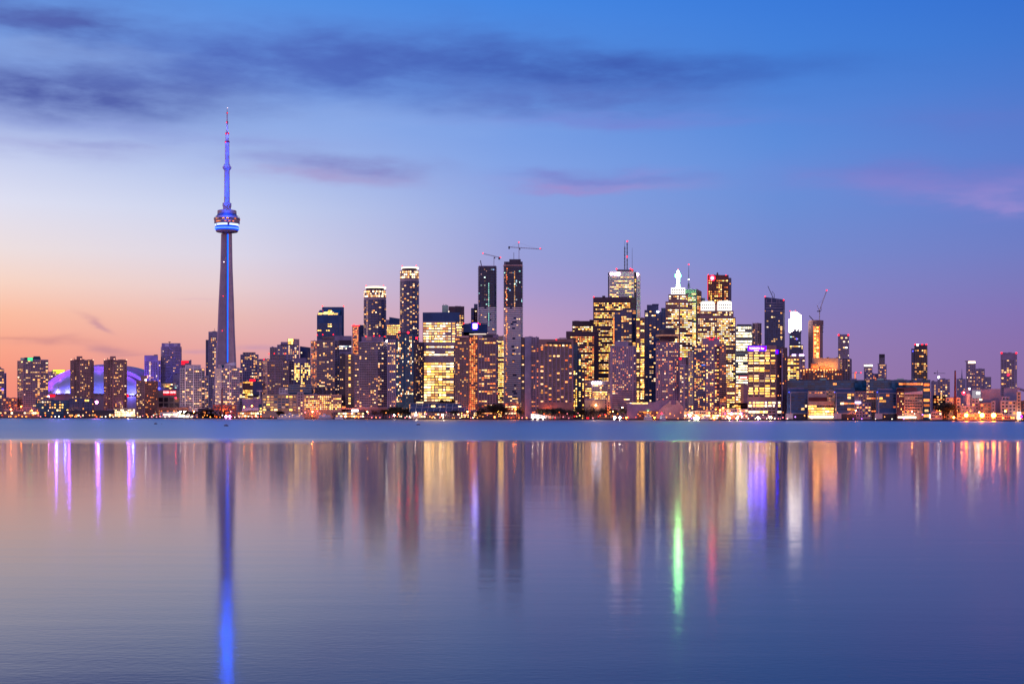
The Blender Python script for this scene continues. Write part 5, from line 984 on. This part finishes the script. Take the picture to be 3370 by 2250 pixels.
for x, y, d in ((3165, 1350, 40), (3210, 1352, 36), (3250, 1350, 40), (3290, 1350, 40), (3350, 1345, 40)):  # added orange fill lights among the sheds, strengthening the sodium glow
    ld = bpy.data.lights.new('floodlight', 'POINT'); ld.energy = 9000; ld.color = (1, .34, .06); ld.shadow_soft_size = 1.2; ob('floodlight', ld, b.root, PT(x, y, YSH(x)+d)-parent_world(b.root))
# peaked concrete shed on the quay
b = B('quay_shed', 'pinkish concrete quay shed with a peaked gable and long dark roof', 'building', 34, 2210)
mb = MB(); Yq = b.Y; fr = [(2157, 1378), (2157, 1372), (2170, 1350), (2206, 1318), (2208, 1318), (2208, 1331), (2226, 1331), (2226, 1318), (2230, 1318), (2249, 1340), (2249, 1378)]
A_ = [PT(x, y, Yq) for x, y in fr]; Z_ = [p+Vector((0, 14, 0)) for p in A_]; mb.poly(A_)
for i in range(len(A_)-1): mb.quad(A_[i+1], A_[i], Z_[i], Z_[i+1])
mb.build('gable_wall', WM['pink'], b.root)
b.vol([(2064, 5), (2206, 5)], 1327, 'purple', None, t=10, slope=1320, name='long_roof'); b.box('lit_row', 2079, 2132, 1324.5, 1329, PAL['warm'], d=4.6); b.vol([(2100, 2), (2170, 2)], 1352, 'brick', S(GRID, fh=9, cw=8, p=.4, pal='orange'), t=3, name='arcade'); b.box('lit_row', 2103, 2146, 1353, 1355.5, PAL['orange'], d=1.4); b.done()
# ---------------------------------------------------------------- low shore buildings, lamps, trees, boats
rn = random.Random(77)
def low(name, label, x0, x1, yt, mat, st, off=24, **k):
    b = B(name, label, 'building', off, (x0+x1)/2, None, 40); b.vol([x0, x1], yt, mat, st, t=k.pop('t', 10), **k); b.done(); return b
SH = S(GRID, fh=9, cw=7, p=.75, wf=.8, hf=.6, pal=['warm', 'bright', 'orange'], tm=2, gl='brown')
low('quay_pavilion', 'low grey quay pavilion with bright windows at the far left', 12, 130, 1352, 'brown', SH, 22)
low('marina_building', 'dark blue-glass marina block with warm windows left of the brown twin towers', 118, 228, 1316, 'teal', S(GRID, fh=9, cw=8, p=.3, gl='teal', pal=['yellow', 'warm']), 60)
low('marina_building', 'dark glass marina block between the twin brown towers', 228, 304, 1311, 'navy', S(GRID, fh=9, cw=8, p=.22, gl='blue', pal='yellow'), 64)
low('boat_shed', 'wide dark flat shed with a lit quay front under the dome', 210, 300, 1350, 'dark', S(SH, tm=12), 26)
low('boat_shed', 'wide dark hip-roofed shed with a lit quay front right of the stadium sheds', 300, 382, 1349, 'dark', S(SH, tm=12), 26)
low('stage_canopy', 'cream market hall with rows of bright lamps below the right brown twin tower', 376, 446, 1344, 'tan', S(SH, fh=6, cw=6, p=.95, pal='bright'), 26)
low('stage_canopy', 'pale tent-roofed hall lit from inside by the bright star lamps', 527, 625, 1356, 'pale', S(SH, fh=8, cw=8, p=.9, pal='bright', tm=4), 24)
low('quay_pavilion', 'long low red-brown terrace building below the red word sign', 519, 620, 1340, 'brick', S(SH, p=.35, pal='orange', tm=8), 50)
low('quay_pavilion', 'low shops row in front of the blank mauve box building', 780, 862, 1353, 'brown', SH, 24)
low('quay_pavilion', 'lit quay kiosks left of the long terminal building', 862, 905, 1360, 'tan', S(SH, pal='yellow'), 20)
low('quay_pavilion', 'low lit restaurant row right of the long terminal building', 1096, 1200, 1354, 'brown', SH, 24)
low('billboard_house', 'small house carrying a bright white screen', 1150, 1182, 1362, 'brown', None, 30).box('screen', 1157, 1179, 1347, 1355, glow('screen_white', (255, 250, 250), 4.0), d=-.8)
low('parking_block', 'dark block with stacked orange and violet-lit openings below the right unfinished tower', 1650, 1712, 1326, 'brown', S(GRID, fh=7, cw=9, p=.75, pal=['orange', 'white', 'bright'], wf=.7), 50)
low('quay_tent', 'slanting pale tent roof by three bright quay lamps', 1748, 1842, 1360, 'pale', None, 22, slope=1372)
low('quay_pavilion', 'low orange-lit shed right of the wooded quay', 1976, 2012, 1362, 'brick', S(SH, pal='orange'), 22)
low('quay_pavilion', 'long orange-lit quay arcade under the dark condo with red roof lamps', 2250, 2375, 1352, 'tan', S(SH, fh=9, cw=7, p=.9, pal=['yellow', 'orange', 'bright']), 30)
low('quay_pavilion', 'orange-lit quay hall left of the newspaper office', 2375, 2462, 1345, 'pink', S(SH, p=.6, pal=['orange', 'white']), 34)
low('guard_house', 'small pale hut left of the tall dark red chimney', 3064, 3100, 1355, 'conc', S(SH, p=.3), 26)
low('guard_house', 'low orange-lit sheds between the three big sodium lamps', 3150, 3300, 1360, 'tan', S(SH, p=.3, pal='orange'), 30)
low('guard_house', 'cream hut right of the three big sodium lamps', 3296, 3342, 1368, 'tan', S(SH, p=.5, pal='yellow'), 20)

# lamps: one of each kind, then copies
POLE = {}
def lamp_proto(key, c, s, r, sample):
    mat = glow('lamp_'+key, c, s, sample)
    mb = MB(); mb.ball((0, 0, 0), 1.0, nu=8, nv=5); POLE[key] = mb.mesh('globe', [mat])
LK = {'warm': ((255, 150, 70), 5.0), 'white': ((255, 220, 190), 6.0), 'orange': ((255, 96, 28), 4.5), 'pink': ((255, 130, 140), 4.0), 'violet': ((190, 120, 255), 5.0), 'red': ((255, 14, 30), 6.0), 'green': ((90, 255, 140), 6.0), 'amber': ((255, 130, 36), 5.0)}
for k_, (c, s) in LK.items(): lamp_proto(k_, c, s, 1, True)
for k_, (c, s) in {'added_fill': ((255, 116, 40), 620.0), 'flood': ((255, 236, 206), 110.0), 'sodium': ((255, 108, 22), 240.0), 'hot': ((255, 216, 170), 90.0), 'violetflood': ((255, 130, 230), 45.0), 'redflood': ((255, 12, 30), 50.0), 'greenflood': ((140, 255, 120), 36.0), 'orangeflood': ((255, 110, 34), 90.0)}.items(): lamp_proto(k_, c, s, 1, True)
pm_ = MB(); pm_.bar((0, 0, 0), (0, 0, 1), .1, n=5); POLEM = pm_.mesh('post', [WM['steel']])
NL = [0]
def lamp(x, y, key, r, off, label, group, name='street_lamp'):
    Y = YSH(x)+off; k = Y/F; z = PZ(y, Y); g = GZ+.004
    if z < g+r*k+.3: z = g+r*k+.3
    o = thing(name, label, 'lamp', (PX(x, Y), Y, g), group)
    p = ob('post', POLEM, o); p.scale = (1, 1, z-g)
    q = ob('globe', POLE[key], o, (0, 0, z-g)); q.scale = (r*k, r*k, r*k); NL[0] += 1
SEC = [(0, 120, 'left of the wide balconied condo'), (120, 380, 'below the violet dome'), (380, 520, 'below the stepped brown apartments'), (520, 700, 'by the bright star lamps and tent'), (700, 862, 'below the tall concrete tower'), (862, 1110, 'in front of the long terminal building'), (1110, 1350, 'below the teal glass condo'), (1350, 1580, 'along the slanted glass pavilion'), (1580, 1780, 'below the unfinished skyscrapers'), (1780, 2010, 'along the wooded dark quay'), (2010, 2260, 'along the peaked quay shed'), (2260, 2470, 'along the orange-lit arcade'), (2470, 2600, 'below the newspaper office'), (2600, 3060, 'along the glass cubes'), (3060, 3400, 'among the industrial sheds')]
DENS = [14, 22, 16, 18, 16, 16, 16, 18, 12, 18, 20, 24, 14, 14, 12]
MIXK = [['warm', 'orange', 'amber'], ['warm', 'pink', 'orange', 'white'], ['warm', 'white', 'pink'], ['white', 'warm', 'pink'], ['white', 'warm', 'pink', 'orange'], ['warm', 'pink', 'amber'], ['warm', 'pink', 'orange'], ['white', 'warm', 'pink'], ['warm', 'pink', 'orange'], ['orange', 'warm', 'pink', 'red'], ['amber', 'orange', 'warm'], ['amber', 'white', 'orange', 'violet'], ['white', 'warm', 'pink'], ['white', 'violet', 'warm'], ['orange', 'amber', 'warm']]
CW = {'warm': 'warm white', 'orange': 'orange', 'amber': 'amber', 'white': 'white', 'pink': 'pinkish', 'red': 'small red', 'violet': 'violet', 'green': 'green'}
for (x0, x1, w), n, ks in zip(SEC, DENS, MIXK):
    for i in range(n):
        x = x0+(x1-x0)*(i+rn.uniform(.1, .9))/n; kk = rn.choice(ks)
        lamp(x, rn.choice([rn.uniform(1364, 1374), rn.uniform(1350, 1368), 1372])+7*x/3370, kk, rn.uniform(1.1, 2.1), rn.uniform(4, 14), CW[kk]+' globe lamp on a thin dark post '+w, CW[kk]+' quay lamps '+w)
big = [(594, 1353, 'flood', 3.8, 'left of two dazzling white floodlights by the pale tent'), (607, 1352, 'flood', 3.8, 'right of two dazzling white floodlights by the pale tent'), (70, 1333, 'sodium', 1.6, 'orange lamp in front of the wide balconied condo, left one'), (105, 1346, 'sodium', 1.5, 'orange lamp in front of the wide balconied condo, right one'),
 (36, 1343, 'orangeflood', 2.6, 'orange floodlight before the low dark block at the far left'), (316, 1318, 'hot', 2.2, 'bright lamp between the twin brown towers'), (318, 1319, 'violetflood', 4.6, 'pink glowing lamp between the twin brown towers'), (421, 1360, 'flood', 2.8, 'bright white lamp in front of the cream market hall'), (160, 1300, 'violetflood', 2.6, 'magenta lamp at the left foot of the dome'), (744, 1368, 'violetflood', 3.6, 'left of two violet-white lamps at the foot of the tall tower'), (756, 1368, 'violetflood', 3.6, 'right of two violet-white lamps at the foot of the tall tower'),
 (1753, 1369, 'flood', 3.0, 'leftmost of three white quay floodlights by the slanting tent'), (1770, 1371, 'flood', 3.0, 'middle of three white quay floodlights by the slanting tent'), (1787, 1371, 'flood', 3.0, 'rightmost of three white quay floodlights by the slanting tent'), (2023, 1372, 'flood', 3.2, 'left of two dazzling lamps right of the wooded quay'), (2040, 1372, 'flood', 3.2, 'right of two dazzling lamps right of the wooded quay'), (2048, 1337, 'hot', 1.8, 'tall single-arm lamp right of the wooded quay'), (2087, 1352, 'greenflood', 3.2, 'green-haloed lamp left of the peaked quay shed'), (2133, 1350, 'greenflood', 2.8, 'green-haloed lamp over the quay arcade roof'),
 (2154, 1370, 'sodium', 1.6, 'amber lamp before the peaked quay shed'), (2270, 1362, 'hot', 3.4, 'tall white lamp cluster, left, by the orange arcade'), (2286, 1371, 'flood', 3.0, 'dazzling lamp in the orange arcade cluster, left one'), (2297, 1371, 'flood', 3.6, 'dazzling lamp in the orange arcade cluster, right one'), (2350, 1370, 'orangeflood', 4.2, 'large amber lamp in the middle of the orange arcade'), (2407, 1357, 'violetflood', 3.4, 'violet-white lamp before the quay hall, left one'), (2438, 1357, 'violetflood', 3.4, 'violet-white lamp before the quay hall, right one'), (2400, 1378, 'hot', 3.0, 'dazzling low lamp at the water edge, left of the pair'), (2426, 1378, 'hot', 3.0, 'dazzling low lamp at the water edge, right of the pair'), (2535, 1368, 'flood', 3.4, 'white lamp before the newspaper office'), (2495, 1370, 'flood', 3.0, 'second white lamp before the newspaper office'),
 (3180, 1362, 'sodium', 6.0, 'leftmost of three huge orange sodium lamps'), (3232, 1362, 'sodium', 7.0, 'middle of three huge orange sodium lamps'), (3270, 1362, 'sodium', 7.4, 'rightmost of three huge orange sodium lamps'), (3139, 1369, 'orangeflood', 3.2, 'smaller orange lamp at the foot of the tall chimney'), (1628, 1368, 'orangeflood', 2.0, 'orange lamp at the foot of the brown hotel'), (1690, 1334, 'sodium', 1.8, 'orange work lamp on the dark parking block, left one'), (1697, 1341, 'sodium', 1.8, 'orange work lamp on the dark parking block, right one'), (3360, 1368, 'redflood', 2.0, 'red lamp at the far right edge'), (579, 1305, 'redflood', 2.2, 'red lamp under the red word sign'), (2178, 1356, 'redflood', 2.0, 'red lamp on the quay shed gable'), (2370, 1345, 'orangeflood', 2.0, 'orange lamp left of the quay hall'), (2380, 1338, 'orangeflood', 2.4, 'orange lamp on the quay hall roof'), (829, 1331, 'orangeflood', 2.0, 'orange lamp before the blank mauve box building'), (803, 1335, 'orangeflood', 2.0, 'second orange lamp before the blank mauve box building'), (1368, 1360, 'flood', 2.8, 'white lamp at the left end of the slanted pavilion'), (1457, 1361, 'flood', 2.6, 'white lamp in front of the slanted pavilion'), (1297, 1362, 'hot', 2.2, 'white lamp among the dark trees below the teal condo'), (2062, 1370, 'orangeflood', 2.2, 'orange lamp right of the dazzling pair')]
for x, y, kk, r, lab in big: lamp(x, y+4, kk, r, 3.0 if y > 1355 else 22.0, lab, None, 'flood_lamp')

# added fill lamps behind the front row, put in for orange street-level glow
for i in range(34):
    x = 40+i*99+rn.uniform(-20, 20); lamp(x, rn.uniform(1350, 1358), 'added_fill', 1.5, rn.uniform(44, 54), 'added orange fill lamp on a post behind the quay', 'added orange fill lamps behind the quay')
# trees
leafm = wall('foliage_dark', (0.040, 0.036, 0.026), rough=.9, var=.5); barkm = wall('bark', (0.06, 0.042, 0.035), rough=.9)
def tree_proto(seed, nleaf, bare):
    r_ = random.Random(seed); tk = MB(); cr = MB()
    tk.bar((0, 0, 0), (0, 0, .36), .035, 0, .022)
    cl = []
    for i in range(9):
        a = r_.uniform(0, 6.28); h = r_.uniform(.25, .5); L = r_.uniform(.25, .42); e = (math.cos(a)*L*.75, math.sin(a)*L*.75, h+L*r_.uniform(.5, .95))
        tk.bar((0, 0, h*.8), e, .014, 0, .005, 5); cl.append((e, r_.uniform(.12, .2)))
        for j in range(3):
            e2 = (e[0]+r_.uniform(-.16, .16), e[1]+r_.uniform(-.16, .16), e[2]+r_.uniform(.02, .16)); tk.bar(e, e2, .006, 0, .002, 4); cl.append((e2, r_.uniform(.08, .15)))
    for i in range(nleaf):
        c, s = r_.choice(cl); d = Vector((r_.gauss(0, 1), r_.gauss(0, 1), r_.gauss(0, .8))); p = Vector(c)+d*s*.55
        u = Vector((r_.gauss(0, 1), r_.gauss(0, 1), r_.gauss(0, 1))).normalized(); v = u.orthogonal(); q = r_.uniform(.012, .028)*(.6 if bare else 1)
        cr.quad(p-u*q-v*q*.6, p+u*q-v*q*.6, p+u*q+v*q*.6, p-u*q+v*q*.6)
    return tk.mesh('trunk', [barkm]), cr.mesh('crown', [leafm])
TP = [tree_proto(5, 1500, False), tree_proto(9, 1700, False), tree_proto(23, 700, True), tree_proto(31, 900, True)]
def trees(items, lab, grp, wd=1.0):
    for x, yt, off, kind in items:
        Y = YSH(x)+off; h = (PZ(yt, Y)-GZ)*1.04; o = thing('tree', lab, 'tree', (PX(x, Y), Y, GZ), grp); a = rn.uniform(0, 6.28)
        for nm, me in zip(('trunk', 'crown'), TP[kind]):
            c = ob(nm, me, o); c.scale = (h*wd*rn.uniform(.9, 1.2), h*wd, h); c.rotation_euler = (0, 0, a)
trees([(x, rn.uniform(1338, 1350), rn.uniform(14, 30), i % 2) for i, x in enumerate(range(1262, 1352, 8))], 'dark leafy tree in the grove below the teal glass condo', 'grove below the teal glass condo')
trees([(x, rn.uniform(1346, 1356), rn.uniform(16, 30), 2+i % 2) for i, x in enumerate(range(1196, 1262, 9))], 'sparse reddish tree left of the grove below the broad purple condo', 'sparse trees below the broad purple condo')
trees([(x, rn.uniform(1322, 1345), rn.uniform(24, 40), i % 3) for i, x in enumerate(range(1624, 1660, 7))], 'dark tree between the brown hotel and the stacked parking block', 'trees by the brown hotel')
trees([(1640, 1328, 30, 0), (1668, 1345, 22, 3), (1704, 1332, 20, 2), (1712, 1345, 24, 1)], 'dark tree around the stacked parking block', 'trees by the parking block')
trees([(x, rn.uniform(1340, 1352), rn.uniform(20, 40), i % 4) for i, x in enumerate(range(1776, 1930, 8))], 'dark tree in the wooded strip below the ribbed brown block', 'wooded strip below the ribbed brown block')
trees([(x, rn.uniform(1333, 1350), rn.uniform(20, 38), 2+i % 2) for i, x in enumerate(range(1926, 2062, 9))], 'bare purplish tree in the strip before the orange-lit box building', 'bare trees before the orange-lit box')
trees([(x, 1352, 12, i % 2) for i, x in enumerate((916, 921, 926))], 'dark tree in front of the long terminal building', 'trees before the long terminal building')
trees([(x, rn.uniform(1350, 1357), 18, 2+i % 2) for i, x in enumerate((1098, 1106, 1114, 1122))], 'sparse tree right of the white boats', 'trees right of the boats')
trees([(1461, 1311, 70, 1), (1453, 1314, 70, 0), (1470, 1316, 70, 1)], 'dark tree behind the slanted pavilion, left clump', 'left trees behind the pavilion', .42); trees([(1497, 1310, 66, 0), (1508, 1309, 66, 1), (1519, 1313, 66, 0)], 'dark tree behind the slanted pavilion, right clump', 'right trees behind the pavilion', .45)
trees([(x, rn.uniform(1352, 1358), 16, i % 2) for i, x in enumerate((600, 612, 626, 640, 652, 664))], 'dark round tree below the white-ribbed condo left of the tall tower', 'trees right of the dazzling floodlights')
trees([(3106, 1326, 40, 0), (3112, 1322, 44, 1), (3117, 1330, 38, 1)], 'dark tree left of the tall dark red chimney', 'trees left of the chimney')
trees([(x, rn.uniform(1345, 1352), 20, i % 2) for i, x in enumerate((1496, 1580, 1588))], 'dark tree on the quay by the slanted pavilion', 'quay trees by the pavilion')

# boats
def boat(x0, x1, off, label, hull, decks, winpal, name='ferry'):
    Y = YSH((x0+x1)/2)-off; k = Y/F; R = thing(name, label, 'boat', (PX((x0+x1)/2, Y), Y, 0)); L = (x1-x0)*k; w = min(9, L*.22); zt = 3.0 if L > 25 else 1.8
    X0, X1 = PX(x0, Y), PX(x1, Y); mb = MB(); n = 10
    def ring(z, s, e): return [(X0+(X1-X0)*(i/n)*(1-2*e)+(X1-X0)*e, Y-w/2*s*math.sin(math.pi*min(max(i/n, .06), .94))**.5) for i in range(n+1)]+[(X0+(X1-X0)*(i/n)*(1-2*e)+(X1-X0)*e, Y+w/2*s*math.sin(math.pi*min(max(i/n, .06), .94))**.5) for i in reversed(range(n+1))]
    lo, hi = ring(0, .8, .03), ring(0, 1, 0); q = len(lo)
    for i in range(q):
        j = (i+1) % q; mb.quad((*lo[i], -.4), (*lo[j], -.4), (*hi[j], zt), (*hi[i], zt))
    mb.poly([(*p, zt) for p in hi]); mb.build('hull', WM[hull], R)
    z = zt
    for d in range(decks):
        a = .07+.06*d; mb = MB(); xa = X0+(X1-X0)*a; xb = X1-(X1-X0)*(a+.03); hd = 2.4
        mb.box(xa, xb, Y-w*.38+d*.3, Y+w*.38-d*.3, z, z+hd); mb.build('deck', WM['white'], R)
        mb = MB(); m_ = max(3, int((xb-xa)/2.2))
        for i in range(m_):
            s0 = xa+(xb-xa)*(i+.15)/m_; s1 = xa+(xb-xa)*(i+.85)/m_; yy = Y-w*.38+d*.3-.05; mb.quad((s0, yy, z+.9), (s1, yy, z+.9), (s1, yy, z+1.8), (s0, yy, z+1.8), 1 if rn.random() < .35 else 0)
        mb.build('cabin_glazing', [GL['dark'], PAL[winpal]], R); z += hd
    xm = X0+(X1-X0)*.45; mb = MB(); mb.box(xm-1.5, xm+2.5, Y-1.4, Y+1.4, z, z+2.2); mb.build('wheelhouse', WM['white'], R); mb = MB(); mb.bar((xm+3.5, Y, z), (xm+3.5, Y, z+5), .16); mb.build('mast', WM['steel'], R)
    return R
boat(912, 1003, 12, 'long white passenger ferry moored before the terminal building', 'white', 2, 'warm')
boat(1044, 1094, 12, 'shorter pale tour boat with warm deck lights right of the ferry', 'lav', 2, 'orange', 'tour_boat')
boat(1102, 1130, 10, 'small red-lit white motor boat right of the tour boat', 'white', 1, 'orange', 'motor_boat')
boat(2118, 2148, 10, 'white tugboat with a domed cabin before the quay shed', 'pale', 2, 'warm', 'tug_boat')
boat(2170, 2192, 10, 'small blue-white tugboat beside the shed gable', 'lav', 2, 'cool', 'tug_boat')
boat(2306, 2332, 10, 'small grey boat moored before the orange arcade', 'lav', 1, 'warm', 'motor_boat')
def buoy(x, y, rpx, label):
    Y = CH*F/(y-YH); k = Y/F; R = thing('mooring_buoy', label, 'buoy', (PX(x, Y), Y, 0), 'dark domed buoys on the lake'); r = rpx*k
    mb = MB(); mb.lathe([(r*.9, -.3), (r, .02), (r*1.0, r*.32), (r*.72, r*.5)], (0, 0), 20); b1 = mb.mesh('float', [WM['dark']]); ob('float', b1, R)
    mb = MB(); mb.lathe([(r*.70, r*.48), (r*.62, r*.62), (r*.45, r*.78), (r*.12, r*.86)], (0, 0), 20); ob('dome', mb.mesh('dome', [WM['conc']]), R)
buoy(512, 1395, 5.6, 'mid-sized dark domed buoy, left one of the pair near each other'); buoy(532.5, 1394.5, 1.6, 'tiny dark buoy right beside the mid-sized one'); buoy(744, 1401.5, 7.6, 'largest dark domed buoy with a pale cap below the tall tower'); buoy(1377, 1398, 6.6, 'dark domed buoy below the brilliantly lit cream tower')
print('windows', STATS['win'], 'lamps', NL[0], 'objects', len(bpy.data.objects))
